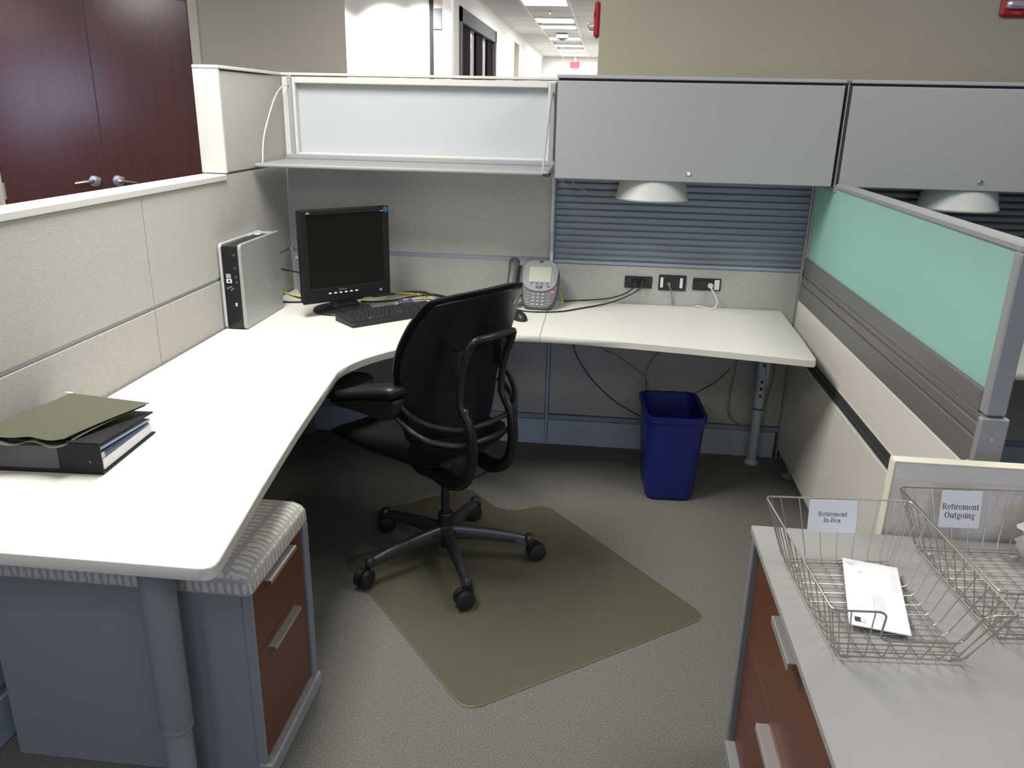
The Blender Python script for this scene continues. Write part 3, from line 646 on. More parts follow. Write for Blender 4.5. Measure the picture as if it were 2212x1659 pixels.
ped_drawer(0.358, 0.527, -2.150, -1.985, 0.520)
ped_drawer(0.052, 0.354, -2.155, -1.985, 0.338)
t = thing('seat_cushion', 'grey and cream patterned seat cushion on the pedestal', 'cushion', (0.39, -2.06, 0.531))
def cush():
    Rg = []
    for (z, d, r) in ((0.532, 0.004, 0.012), (0.537, 0.0, 0.014), (0.568, 0.0, 0.022), (0.580, 0.004, 0.026), (0.590, 0.012, 0.03), (0.597, 0.024, 0.035), (0.600, 0.04, 0.04)):
        Rg.append([(x, y, z) for x, y in rrect(0.393, -2.055, 0.672 - 2 * d, 0.372 - 2 * d, r)])
    return MB().rings(Rg)
cush().build('upholstery', 'pattern_fabric', t, angle=60)
# ---------------------------------------------------------------- lateral filing cabinet on the right
T = thing('filing_cabinet', 'wide filing cabinet with pale top and brown drawers at lower right', 'cabinet', (2.2, -2.45, 0))
MB().box(1.906, 2.60, -2.92, -1.985, 0.06, 0.638, 0.002).build('cabinet_body', 'cabinet_grey', T)
for ya, yb in ((-1.990, -1.966), (-2.944, -2.920)): MB().box(1.872, 2.62, ya, yb, 0.0, 0.640, 0.003).build('side_panel', 'cabinet_grey', T)
MB().box(1.867, 2.63, -2.95, -1.962, 0.640, 0.660, 0.003).build('cabinet_top', 'cabinet_top', T)
MB().box(1.866, 1.906, -2.92, -1.991, 0.0, 0.044, 0.003).build('base_plinth', 'metal_grey', T)
for z0, z1, hz in ((0.372, 0.634, 0.618), (0.050, 0.368, 0.345)):
    d = MB().box(1.888, 1.906, -2.917, -1.993, z0, z1, 0.002).build('drawer', 'drawer_wood', T)
    ya, yb = (-2.425, -2.272)
    MB().box(1.862, 1.889, ya, yb, hz - 0.002, hz + 0.002, 0.001).box(1.861, 1.8635, ya, yb, hz - 0.016, hz + 0.002, 0.001).build('handle', 'handle', d)

# ---------------------------------------------------------------- lettering (serif strokes as thin raised print)
def glyphs():
    g = {}
    def R(x0, y0, x1, y1): return [[(x0, y0), (x1, y0), (x1, y1), (x0, y1)]]
    def A(cx, cy, rx, ry, a0, a1, s=0.2, t=0.075, n=18):
        q = []
        for k in range(n):
            P = []
            for a in (R_(a0 + (a1 - a0) * k / n), R_(a0 + (a1 - a0) * (k + 1) / n)):
                w = t + (s - t) * abs(cos(a)) ** 1.5
                P.append(((cx + rx * cos(a), cy + ry * sin(a)), (cx + (rx - w) * cos(a), cy + (ry - min(w, ry * .9)) * sin(a))))
            q.append([P[0][0], P[1][0], P[1][1], P[0][1]])
        return q
    def Q(*p): return [list(p)]
    S, t = 0.2, 0.075
    stem = lambda x, h: R(x, 0, x + S, h)
    ser = lambda x0, x1, y: R(x0, y, x1, y + t)
    g['R'] = (1.2, stem(.12, 1.4) + ser(0, .46, 0) + R(0, 1.4 - t, .55, 1.4) + A(.52, 1.05, .42, .35, -90, 90) + R(.3, .7, .55, .7 + t) + Q((.42, .72), (.66, .72), (1.08, .05), (.84, .05)) + ser(.78, 1.18, 0))
    g['I'] = (.66, stem(.2, 1.4) + ser(.03, .57, 0) + ser(.03, .57, 1.4 - t))
    g['B'] = (1.12, stem(.12, 1.4) + R(0, 0, .55, t) + R(0, 1.4 - t, .5, 1.4) + R(.3, .7, .55, .7 + t) + A(.5, 1.06, .4, .34, -90, 90) + A(.54, .38, .45, .38, -90, 90))
    g['O'] = (1.3, A(.62, .7, .58, .72, 0, 360, .24, t, 30))
    g['e'] = (.86, A(.42, .5, .40, .52, 8, 330, .19, t, 24) + R(.12, .5, .78, .5 + t))
    g['o'] = (.98, A(.46, .5, .43, .52, 0, 360, .2, t, 26))
    g['t'] = (.62, R(.16, .15, .36, 1.25) + R(.02, .92, .56, 1.0) + A(.42, .22, .26, .24, 180, 310, .2, .09))
    g['i'] = (.5, stem(.13, 1.0) + ser(.01, .45, 0) + R(.01, 1 - t, .33, 1) + A(.23, 1.27, .12, .12, 0, 360, .11, .11, 12))
    g['r'] = (.72, stem(.13, 1.0) + ser(.01, .5, 0) + R(.01, 1 - t, .33, 1) + A(.52, .72, .22, .3, 60, 180, .14, .1) + A(.6, .9, .11, .11, 0, 360, .1, .1, 12))
    hump = lambda x: A(x, .66, .27, .36, 0, 150, .2, .1) + R(x + .07, 0, x + .27, .68) + ser(x - .03, x + .37, 0)
    g['n'] = (1.02, stem(.13, 1.0) + ser(.01, .43, 0) + R(.01, 1 - t, .33, 1) + hump(.56))
    g['m'] = (1.52, stem(.13, 1.0) + ser(.01, .43, 0) + R(.01, 1 - t, .33, 1) + hump(.54) + hump(1.04))
    g['u'] = (1.02, R(.13, .3, .33, 1.0) + R(.01, 1 - t, .33, 1) + A(.43, .32, .3, .34, 180, 350, .2, .1) + stem(.66, 1.0) + R(.52, 1 - t, .86, 1) + ser(.66, .98, 0))
    g['g'] = (.95, A(.42, .66, .34, .36, 0, 360, .18, t, 22) + A(.44, -.2, .4, .26, 0, 360, .16, .09, 22) + R(.2, .06, .62, .2) + R(.7, .86, .94, .98))
    g['x'] = (.98, Q((.04, 1), (.32, 1), (.92, 0), (.64, 0)) + Q((.76, 1), (.86, 1), (.2, 0), (.1, 0)) + ser(0, .36, 0) + ser(.56, .98, 0) + ser(0, .4, 1 - t) + ser(.62, .94, 1 - t))
    g['-'] = (.58, R(.08, .38, .5, .54))
    return g
GL = glyphs()
def lettering(lines, size, lead, fn):
    m = MB()
    for li, s in enumerate(lines):
        w = sum(GL[c][0] for c in s) * size; x = -w / 2
        for c in s:
            for poly in GL[c][1]:
                n = len(m.v)
                m.v += [tuple(fn(x + px * size, -li * lead + py * size)) for px, py in poly]; m.f.append([n + i for i in range(len(poly))])
            x += GL[c][0] * size
    return m

# ---------------------------------------------------------------- wire baskets, cards, envelope
WR = 0.00125
def basket(lab, loc, rz):
    t = thing('wire_basket', lab, 'basket', loc, rz, group='wire baskets on the filing cabinet')     # local: x across, y away, base at z=0
    BW, BD, H = 0.113, 0.166, 0.138; TW, TD = 0.157, 0.212          # half sizes of base and rim
    z0 = 0.0055
    A = [-1, -0.92, -0.78, -0.58, -0.38, -0.18, 0.02, 0.22, 0.42, 0.62, 0.80, 0.93, 1]
    def side(u): return BD * u + 0.006, TD * (u * 0.98)
    for u in A:                                                       # across: up the left, over the base, up the right
        yb, yt = side(u)
        P = [(-TW, yt, H), (-BW - 0.006, yb, z0 + 0.012), (-BW + 0.006, yb, z0 + 0.002), (BW - 0.006, yb, z0 + 0.002), (BW + 0.006, yb, z0 + 0.012), (TW, yt, H)]
        MB().tube(P, WR, 6).build('wire', 'wire', t, local=True)
    LW = [-1, -0.86, -0.58, -0.28, 0.02, 0.32, 0.62, 0.86, 1]
    dip0, dip1 = -0.40, 0.62                                          # the low opening of the front rim
    for u in LW:                                                      # along: up the back, over the base, up the front
        xb, xt = BW * u, TW * (u * 0.93)
        hf = H if (u < dip0 or u > dip1) else 0.062
        k = hf / H
        yf = -BD - (TD - BD) * k; xf = xb + (xt - xb) * k
        P = [(xt, TD, H), (xb, BD + 0.012, z0 + 0.010), (xb, BD, z0 - 0.001), (xb, -BD + 0.014, z0 - 0.001), (xb, -BD, z0 + 0.010), (xf, yf, hf)]
        MB().tube(P, WR, 6).build('wire', 'wire', t, local=True)
    kx = 0.45; hl = 0.062; yl = -BD - (TD - BD) * kx
    xa, xb_ = TW * dip0 * 1.02, TW * dip1 * 1.02
    rim = [(-TW, TD, H), (TW, TD, H), (TW, -TD, H), (xb_ + 0.012, -TD, H), (xb_, -TD + 0.002, H - 0.008), (xb_ - 0.01, yl, hl + 0.006), (xb_ - 0.02, yl, hl), (xa + 0.02, yl, hl), (xa + 0.008, yl, hl + 0.006), (xa, -TD + 0.002, H - 0.008), (xa - 0.012, -TD, H), (-TW, -TD, H)]
    def rnd3(P, r):
        out = []; n = len(P)
        for i in range(n):
            a, p, c = Vector(P[i - 1]), Vector(P[i]), Vector(P[(i + 1) % n])
            rr = min(r, (a - p).length * 0.45, (c - p).length * 0.45)
            q0, q1 = p + (a - p).normalized() * rr, p + (c - p).normalized() * rr
            for k in range(4):
                s = k / 3; out.append(q0 * (1 - s) ** 2 + p * (2 * s * (1 - s)) + q1 * s * s)
        return out
    MB().tube(rnd3(rim, 0.014), 0.0019, 8, closed=True).build('rim', 'wire', t, local=True)
    for (x, y) in ((-BW + .02, -BD + .02), (BW - .02, -BD + .02), (-BW + .02, BD - .02), (BW - .02, BD - .02)):
        MB().lathe([(0, 0), (0.008, 0), (0.009, 0.004), (0.006, 0.0075), (0, 0.0075)], 12, (x, y, 0)).build('rubber_foot', 'clear_wrap', t, local=True)
    return t
BR = R_(4.5)
def bw(bx, by, x, y, z):                                            # basket local -> world
    return (bx + x * cos(BR) - y * sin(BR), by + x * sin(BR) + y * cos(BR), 0.6605 + z)
B1 = (2.035, -2.287); B2 = (2.3485, -2.192)
basket('left silver wire basket holding an envelope on the filing cabinet', (B1[0], B1[1], 0.6605), BR)
basket('right silver wire basket, farther back, cut by the frame edge', (B2[0], B2[1], 0.6605), BR)
def card(lab, bpos, x0, x1, ztop, zbot, lines, size, lead, tz, skew):
    mid = ((x0 + x1) / 2, 0.2075, (ztop + zbot) / 2)
    t = thing('sign_card', lab, 'sign', bw(*bpos, mid[0], mid[1], zbot), BR, group='paper cards on the wire baskets')
    h = ztop - zbot; tilt = (0.212 - 0.178) / 0.138
    def P(x, z, d=0.0): return (x + skew * (z - h) * 0.5, -0.0055 - d - 0.000 + (z - h) * tilt * 0.85 + 0.004, z)
    w = (x1 - x0) / 2; r = 0.004
    out = rrect(0, h / 2, 2 * w, h, r, 3)
    MB().rings([[P(x, z, 0.0) for x, z in out], [P(x, z, 0.0006) for x, z in out]]).build('card', 'paper', t, local=True, flat=True)
    lettering(lines, size, lead, lambda x, z: P(x, z + tz, 0.0009)).build('lettering', 'print', t, local=True, flat=True)
card('white paper card reading Retirement In-Box on the left basket', B1, -0.063, 0.042, 0.137, 0.066, ['Retirement', 'In-Box'], 0.0072, 0.0135, 0.036, 0.04)
card('white paper card reading Retirement Outgoing on the right basket', B2, -0.063, 0.028, 0.136, 0.052, ['Retirement', 'Outgoing'], 0.0094, 0.0195, 0.042, 0.06)
t = thing('envelope', 'white envelope lying in the left wire basket', 'envelope', (2.062, -2.25, 0.669))
er = math.atan2(-0.026, 0.107)
E0 = [(2.035, -2.116), (2.142, -2.142), (2.090, -2.381), (1.983, -2.359)]
MB().rings([[(x, y, 0.6705 + 0.004 * (1 if i in (0, 1) else 0)) for i, (x, y) in enumerate(E0)], [(x, y, 0.6725 + 0.004 * (1 if i in (0, 1) else 0)) for i, (x, y) in enumerate(E0)]]).build('envelope_paper', 'paper', t, flat=True)
def env(u, v_, d=0.0008):   # u along the short side, v along the long side
    a, b, c, e_ = [Vector((*p, 0)) for p in E0]
    q = (a * (1 - u) + b * u) * (1 - v_) + (e_ * (1 - u) + c * u) * v_
    return (q.x, q.y, 0.6725 + 0.004 * (1 - v_) + d)
def patch(m, u0, u1, v0, v1):
    m.add([env(u0, v0), env(u1, v0), env(u1, v1), env(u0, v1)], [(0, 1, 2, 3)])
m = MB(); patch(m, 0.10, 0.20, 0.885, 0.945); m.build('stamp', 'print', t, flat=True)
m = MB(); patch(m, 0.20, 0.28, 0.885, 0.945); patch(m, 0.06, 0.18, 0.06, 0.075); patch(m, 0.12, 0.2, 0.085, 0.10); patch(m, 0.25, 0.33, 0.15, 0.2)
for k in range(4): patch(m, 0.46 + 0.05 * k, 0.475 + 0.05 * k, 0.52, 0.88 - 0.05 * (k % 2))
for k in range(3): patch(m, 0.84 + 0.035 * k, 0.85 + 0.035 * k, 0.14, 0.42)
m.build('printed_address', 'print_faint', t, flat=True)
# crumpled clear wrapper in the second basket
t = thing('plastic_wrapper', 'crumpled clear and red plastic wrapper in the right basket', 'wrapper', (2.455, -2.0, 0.668))
def crumple(cx, cy, cz, rx, ry, rz_, seed, n=9, k=14):
    rnd = random.Random(seed); Rg = []
    for i in range(n):
        a = pi * (i + 0.5) / n
        Rg.append([(cx + rx * sin(a) * cos(2 * pi * j / k) * rnd.uniform(.72, 1.12), cy + ry * sin(a) * sin(2 * pi * j / k) * rnd.uniform(.72, 1.12), cz - rz_ * cos(a) * rnd.uniform(.85, 1.1)) for j in range(k)])
    return MB().rings(Rg)
crumple(2.468, -2.045, 0.742, 0.046, 0.035, 0.022, 3).build('clear_film', 'glass_pale', t, angle=5)
crumple(2.46, -2.045, 0.70, 0.04, 0.03, 0.026, 8).build('clear_film', 'clear_wrap', t, angle=5)
crumple(2.475, -2.05, 0.716, 0.032, 0.028, 0.014, 5).build('red_wrapper', 'strobe_red', t, angle=5)

# ---------------------------------------------------------------- computer tower
ZT = 0.7375
T = thing('computer_tower', 'black and silver desktop computer standing upright against the left partition', 'computer', (0.052, -0.58, ZT))
MB().box(0.018, 0.084, -0.766, -0.392, ZT + 0.004, ZT + 0.330, 0.004).build('case', 'black_plastic', T)
def sidep(x0, x1):
    P = [(y, z) for y, z in round_poly([(-0.772, ZT), (-0.385, ZT), (-0.385, ZT + 0.338), (-0.772, ZT + 0.338)], [0.02, 0.004, 0.004, 0.02])]
    return MB().prism(P, x0, x1, 0.003).map(lambda a, b, c: (c, a, b))
sp = sidep(0.084, 0.098).build('side_panel', 'silver', T)
sidep(0.006, 0.018).build('side_panel', 'silver_edge', T)
em = MB()
for k in range(32):
    a, b = 2 * pi * k / 32, 2 * pi * (k + 1) / 32
    em.add([(0.0984, -0.52 + 0.036 * cos(a), ZT + 0.16 + 0.036 * sin(a)), (0.0984, -0.52 + 0.036 * cos(b), ZT + 0.16 + 0.036 * sin(b)), (0.0984, -0.52 + 0.033 * cos(b), ZT + 0.16 + 0.033 * sin(b)), (0.0984, -0.52 + 0.033 * cos(a), ZT + 0.16 + 0.033 * sin(a))], [(0, 1, 2, 3)])
em.build('round_emblem', 'silver_edge', sp, flat=True)
fb = MB().box(0.0185, 0.0835, -0.770, -0.764, ZT + 0.004, ZT + 0.329, 0.002).build('front_bezel', 'black_gloss', T)
MB().box(0.030, 0.050, -0.7715, -0.770, ZT + 0.205, ZT + 0.222, 0.0006).build('badge_sticker', 'sticker_blue', fb)
s2 = MB().box(0.030, 0.052, -0.7715, -0.770, ZT + 0.186, ZT + 0.202, 0.0006).build('badge_sticker', 'sticker', fb)
MB().lathe([(0, -0.0004), (0.005, -0.0004), (0.005, 0), (0, 0)], 16, (0.042, -0.7716, ZT + 0.194), 'y').build('round_mark', 'print', fb)
MB().box(0.058, 0.067, -0.7718, -0.770, ZT + 0.094, ZT + 0.108, 0.001).build('power_button', 'silver_edge', fb)
for (x, z) in ((0.069, 0.296), (0.069, 0.245), (0.070, 0.21), (0.071, 0.19)):
    MB().box(x - 0.005, x + 0.005, -0.7712, -0.770, ZT + z - 0.005, ZT + z + 0.005, 0.0005).build('port', 'phone_dark', fb)
for (x, z) in ((0.032, 0.165), (0.04, 0.168), (0.048, 0.171), (0.055, 0.164), (0.048, 0.159)):
    MB().box(x - 0.0025, x + 0.0025, -0.7712, -0.770, ZT + z - 0.003, ZT + z + 0.003, 0.0004).build('port', 'button_grey', fb)
MB().box(0.022, 0.08, -0.7706, -0.7695, ZT + 0.087, ZT + 0.0885).box(0.022, 0.08, -0.7706, -0.7695, ZT + 0.236, ZT + 0.2375).build('bezel_seam', 'gap', fb)
gr = MB()
for k in range(5): gr.box(0.02, 0.082, -0.43 + k * 0.008, -0.426 + k * 0.008, ZT + 0.330, ZT + 0.335)
gr.box(0.018, 0.026, -0.52, -0.39, ZT + 0.33, ZT + 0.3355, 0.001)
gr.build('rear_grille', 'silver_edge', T)
MB().box(0.024, 0.045, -0.47, -0.44, ZT + 0.330, ZT + 0.3325, 0.0006).build('top_label', 'sticker', T)

# ---------------------------------------------------------------- monitor
MA = R_(42.6)
T = thing('monitor', 'black flat monitor, switched off, facing the chair on the corner desk', 'monitor', (0.362, -0.372, ZT), MA)
B = lambda: MB()
bs = B().lathe([(0, 0), (0.128, 0), (0.130, 0.004), (0.126, 0.010), (0.09, 0.020), (0.055, 0.028), (0, 0.030)], 40).map(lambda x, y, z: (x, y * 0.92, z)).build('base', 'black_plastic', T, local=True)
B().rings([[(x, y - 0.012, z) for x, y in rrect(0, 0, w, d, 0.015)] for z, w, d in ((0.024, 0.125, 0.07), (0.05, 0.11, 0.055), (0.10, 0.105, 0.05), (0.20, 0.10, 0.045))]).map(lambda x, y, z: (x, y + 0.0, z)).build('stand_neck', 'black_plastic', T, local=True)
HW = 0.203; Z0, Z1 = 0.058, 0.446; YF = -0.068
hs = B().box(-HW, HW, YF + 0.008, YF + 0.04, Z0, Z1, 0.006).build('housing', 'bezel', T, local=True)
B().rings([[(x, YF + 0.04, z) for x, z in rrect(0, 0.26, 0.36, 0.32, 0.03)], [(x, YF + 0.062, z) for x, z in rrect(0, 0.25, 0.26, 0.24, 0.05)]]).build('rear_shell', 'bezel', hs, local=True)
sx0, sx1, sz0, sz1 = -HW + 0.034, HW - 0.030, Z0 + 0.062, Z1 - 0.022
bz = B()
out = [(-HW, Z0), (HW, Z0), (HW, Z1), (-HW, Z1)]; inn = [(sx0, sz0), (sx1, sz0), (sx1, sz1), (sx0, sz1)]
def fr_(P, y, d): return [(x + (d if x < 0 else -d), y, z + (d if z < 0.25 else -d)) for x, z in P]
Rg = [fr_(out, YF + 0.012, 0), fr_(out, YF + 0.003, 0), fr_(out, YF, 0.004), fr_(inn, YF, -0.003), fr_(inn, YF + 0.005, 0), fr_(inn, YF + 0.012, 0)]
bz.rings(Rg, closed=True).build('bezel', 'bezel', T, local=True)
B().box(sx0 - 0.002, sx1 + 0.002, YF + 0.005, YF + 0.0095, sz0 - 0.002, sz1 + 0.002).build('screen', 'screen', T, local=True)
for k in range(6):
    x = -0.085 + k * 0.0245
    B().rings([[(xx, YF - 0.0, z) for xx, z in rrect(x, Z0 + 0.037, 0.013, 0.006, 0.0028, 3)], [(xx, YF - 0.003, z) for xx, z in rrect(x, Z0 + 0.037, 0.011, 0.0045, 0.002, 3)]]).build('button', 'sticker', T, local=True)
B().lathe([(0, -0.002), (0.006, -0.002), (0.007, 0), (0, 0)], 16, (0.125, YF, Z0 + 0.034), 'y').build('power_button', 'bezel', T, local=True)
B().box(0.148, 0.160, YF - 0.0006, YF, Z0 + 0.024, Z0 + 0.034).build('small_patch', 'button_grey', T, local=True)
B().lathe([(0, -0.0008), (0.008, -0.0008), (0.008, 0), (0, 0)], 20, (-HW + 0.037, YF, Z1 - 0.012), 'y').map(lambda x, y, z: (x, y, Z1 - 0.012 + (z - Z1 + 0.012) * 0.5)).build('badge', 'badge_gold', T, local=True)
B().lathe([(0, -0.0010), (0.012, -0.0010), (0.012, 0), (0, 0)], 20, (HW - 0.016, YF, Z1 - 0.013), 'y').build('round_sticker', 'hub_blue', T, local=True)
B().box(HW - 0.042, HW - 0.024, YF - 0.0005, YF, Z1 - 0.020, Z1 - 0.0165).build('small_patch', 'button_grey', T, local=True)
text_part('brand_lettering', 'ViewSonic', 0.0092, 'button_grey', T, (-0.026, YF - 0.0003, Z0 + 0.0475))

# ---------------------------------------------------------------- keyboard
T = thing('keyboard', 'black keyboard in front of the monitor on the corner desk', 'keyboard', (0.6015, -0.4565, ZT), R_(45))
slope = lambda y: 0.014 + 0.075 * (y + 0.078)
cs = [(x, y) for x, y in rrect(0, 0, 0.45, 0.157, 0.008)]
MB().rings([[(x, y, 0.0) for x, y in cs], [(x, y, slope(y)) for x, y in cs], [(x * 0.99, y * 0.975, slope(y) + 0.003) for x, y in cs]]).build('case', 'key_case', T, local=True)
key = MB().rings([[(x, y, 0) for x, y in rrect(0, 0, 0.0168, 0.0168, 0.002, 2)], [(x, y, 0.0075) for x, y in rrect(0, 0.0006, 0.0128, 0.0134, 0.002, 2)]]).build('key', 'key', T, local=True)
first = True
rows = [(0.063, [(-0.21, 1)] + [(-0.172 + 0.0185 * k + (0.009 * (k // 4)), 1) for k in range(12)]), (0.036, [(-0.21 + 0.019 * k, 1) for k in range(13)] + [(0.044, 1.8)]), (0.017, [(-0.205, 1.5)] + [(-0.181 + 0.019 * k, 1) for k in range(13)]),
        (-0.002, [(-0.203, 1.75)] + [(-0.176 + 0.019 * k, 1) for k in range(11)] + [(0.042, 2.1)]), (-0.021, [(-0.198, 2.2)] + [(-0.167 + 0.019 * k, 1) for k in range(10)] + [(0.035, 2.7)]), (-0.04, [(-0.207, 1.3), (-0.18, 1.2), (-0.155, 1.2), (-0.09, 5.4), (-0.02, 1.2), (0.005, 1.2), (0.028, 1.1), (0.051, 1.2)])]
for y, L in rows: L += [(0.082 + 0.019 * k, 1) for k in range(3)] if y > 0 else ([(0.101, 1)] if y == -0.021 else ([(0.082 + 0.019 * k, 1) for k in range(3)] if y == -0.04 else []))
for y, L in rows:
    if y < 0.05: L += [(0.15 + 0.019 * k, 1) for k in range(4)]
for y, L in rows:
    for x, w in L:
        if first: o = key; first = False; o.location = (x, y, slope(y) + 0.001)
        else: o = inst(key, T, (x, y, slope(y) + 0.001))
        o.scale = (w, 0.95, 1)

# ---------------------------------------------------------------- mouse and memory-card hub
T = thing('mouse', 'black mouse mostly hidden behind the chair back', 'mouse', (1.145, -0.39, ZT), R_(-60))
Rg = []
for k in range(9):
    a = -1 + 2 * k / 8; s = math.sqrt(max(0.02, 1 - a * a * 0.96))
    Rg.append([(a * 0.055, 0.031 * s * y, 0.002 + (0.034 * s) * max(0, z)) for y, z in [(cos(2 * pi * j / 16), sin(2 * pi * j / 16)) for j in range(16)]])
MB().rings(Rg).build('mouse_body', 'black_plastic', T, local=True, angle=60)
MB().box(0.028, 0.046, -0.003, 0.003, 0.022, 0.031, 0.002).build('scroll_wheel', 'rubber', T, local=True)
T = thing('usb_hub', 'small blue box with a red light behind the keyboard', 'usb hub', (0.605, -0.205, ZT), R_(20))
MB().box(-0.033, 0.033, -0.022, 0.022, 0.0, 0.016, 0.004).build('hub_body', 'hub_blue', T, local=True)
MB().box(-0.031, 0.031, -0.020, 0.020, 0.016, 0.0185, 0.002).build('hub_lid', 'phone_dark', T, local=True)
MB().lathe([(0, 0.0225), (0.010, 0.0215), (0.012, 0.018), (0, 0.018)], 16, (0.0, 0.0, 0)).map(lambda x, y, z: (x * 1.3, y * 0.8, z)).build('indicator_light', 'red_led', T, local=True)

# ---------------------------------------------------------------- desk phone
T = thing('desk_phone', 'grey office phone with display and handset against the back partition', 'phone', (1.213, -0.135, ZT), R_(-3))
TA = R_(56)
def ph(x, v, n=0.0):       # x across, v up the sloping face, n out of the face
    return (x, -0.088 + v * cos(TA) - n * sin(TA), 0.006 + v * sin(TA) + n * cos(TA))
def pring(P, n): return [ph(x, v, n) for x, v in P]
def bodyP(w, d=0):
    return [(x, v) for x, v in round_poly([(-0.064 + d, 0.0 + d), (0.064 - d, 0.0 + d), (0.088 - d, 0.075), (0.088 - d, 0.19), (0.056 - d, 0.237 - d), (-0.056 + d, 0.237 - d), (-0.086 + d, 0.19), (-0.08 + d, 0.075)], [0.04, 0.04, 0.04, 0.04, 0.02, 0.02, 0.04, 0.04])]
MB().rings([pring(bodyP(0, 0.012), -0.034), pring(bodyP(0), -0.024), pring(bodyP(0), -0.006), pring(bodyP(0, 0.008), 0.0)]).build('body', 'phone_dark', T, local=True, angle=8)
MB().add([(-0.06, 0.075, 0), (0.06, 0.075, 0), (0.06, -0.045, 0.02), (-0.06, -0.045, 0.02), (-0.05, 0.075, 0.13), (0.05, 0.075, 0.13), (0.06, 0.0, 0.12), (-0.06, 0.0, 0.12), (-0.06, -0.06, 0), (0.06, -0.06, 0)], [(0, 1, 9, 8), (0, 4, 5, 1), (1, 5, 6, 2, 9), (0, 8, 3, 7, 4), (4, 7, 6, 5), (3, 2, 6, 7), (8, 9, 2, 3)]).build('foot_stand', 'phone_dark', T, local=True, flat=True)
fp = [(x, v) for x, v in round_poly([(-0.035, 0.083), (0.035, 0.083), (0.078, 0.112), (0.083, 0.20), (0.055, 0.236), (-0.055, 0.236), (-0.083, 0.20), (-0.078, 0.112)], [0.03] * 8)]
face = MB().rings([pring(fp, -0.002), pring(fp, 0.004), pring([(x * 0.96, 0.16 + (v - 0.16) * 0.96) for x, v in fp], 0.007)]).build('faceplate', 'phone_silver', T, local=True, angle=8)
MB().rings([pring(rrect(0.0, 0.165, 0.106, 0.080, 0.004, 3), 0.006), pring(rrect(0.0, 0.165, 0.104, 0.078, 0.003, 3), 0.0085)]).build('display_frame', 'phone_silver', face, local=True)
MB().rings([pring(rrect(0.0, 0.165, 0.098, 0.072, 0.002, 2), 0.008), pring(rrect(0.0, 0.165, 0.098, 0.072, 0.002, 2), 0.0090)]).build('display', 'lcd', face, local=True)
MB().rings([pring(rrect(0.0, 0.228, 0.022, 0.006, 0.0028, 3), 0.004), pring(rrect(0.0, 0.228, 0.02, 0.005, 0.002, 3), 0.009)]).build('message_light', 'gap', face, local=True)
MB().rings([pring(rrect(0.0, 0.221, 0.016, 0.003, 0.001, 2), 0.006), pring(rrect(0.0, 0.221, 0.016, 0.003, 0.001, 2), 0.0078)]).build('logo', 'strobe_red', face, local=True)
def btn(x, v, w, h, m='button_grey', name='button', n0=0.0):
    return MB().rings([pring(rrect(x, v, w, h, min(w, h) * 0.45, 3), n0 - 0.002), pring(rrect(x, v, w, h, min(w, h) * 0.45, 3), n0 + 0.002), pring(rrect(x, v, w * 0.7, h * 0.7, min(w, h) * 0.3, 3), n0 + 0.0035)]).build(name, m, T, local=True)
for r in range(4):
    for c in range(3): btn(-0.022 + c * 0.0215, 0.071 - r * 0.0165, 0.0135, 0.0095)
    btn(-0.047, 0.074 - r * 0.0145, 0.011, 0.0055); btn(0.047, 0.072 - r * 0.0145, 0.011, 0.0055)
btn(0.062, 0.083, 0.014, 0.008, 'red_led', 'red_button', 0.002)
for k in range(5):
    btn(-0.068, 0.19 - k * 0.0115, 0.012, 0.0035, 'button_grey', 'line_button', 0.0065); btn(0.068, 0.19 - k * 0.0115, 0.012, 0.0035, 'button_grey', 'line_button', 0.0065)
for k in range(4): btn(-0.036 + k * 0.024, 0.1205, 0.012, 0.0032, 'phone_dark', 'soft_button', 0.0065)
btn(0.0, 0.1045, 0.03, 0.013, 'phone_dark', 'navigation_ring', 0.0065); btn(0.0, 0.1045, 0.012, 0.006, 'button_grey', 'button', 0.008)
btn(-0.042, 0.108, 0.012, 0.006, 'button_grey', 'button', 0.0065); btn(0.042, 0.108, 0.012, 0.006, 'phone_dark', 'button', 0.0065)
MB().rings([pring(rrect(-0.105, 0.135, 0.06, 0.15, 0.02), -0.026), pring(rrect(-0.105, 0.135, 0.06, 0.15, 0.02), -0.004)]).build('cradle', 'phone_dark', T, local=True)
Rg = []
for k in range(13):
    s = k / 12; v = 0.02 + 0.215 * s; e_ = abs(2 * s - 1)
    endc = 1.0 if 0.04 < s < 0.96 else 0.6
    hw = (0.021 + 0.007 * e_ ** 2) * endc; hh = (0.012 + 0.006 * e_ ** 3) * endc; nc = 0.028 - 0.014 * e_ ** 2
    Rg.append([ph(-0.122 + a, v, nc + b) for a, b in sup(hw, hh, 16, 2.6)])
MB().rings(Rg).build('handset', 'phone_dark', T, local=True, angle=60)
cc = [ph(-0.122, 0.02, 0.01), (-0.13, -0.11, 0.02)] + [(-0.13 + 0.006 * cos(k * 1.9) + 0.001 * k, -0.10 + 0.002 * k, 0.010 + 0.005 * sin(k * 1.9)) for k in range(24)] + [(-0.06, -0.03, 0.01)]
MB().tube(cc, 0.0018, 5, 2).build('handset_cord', 'phone_dark', T, local=True)

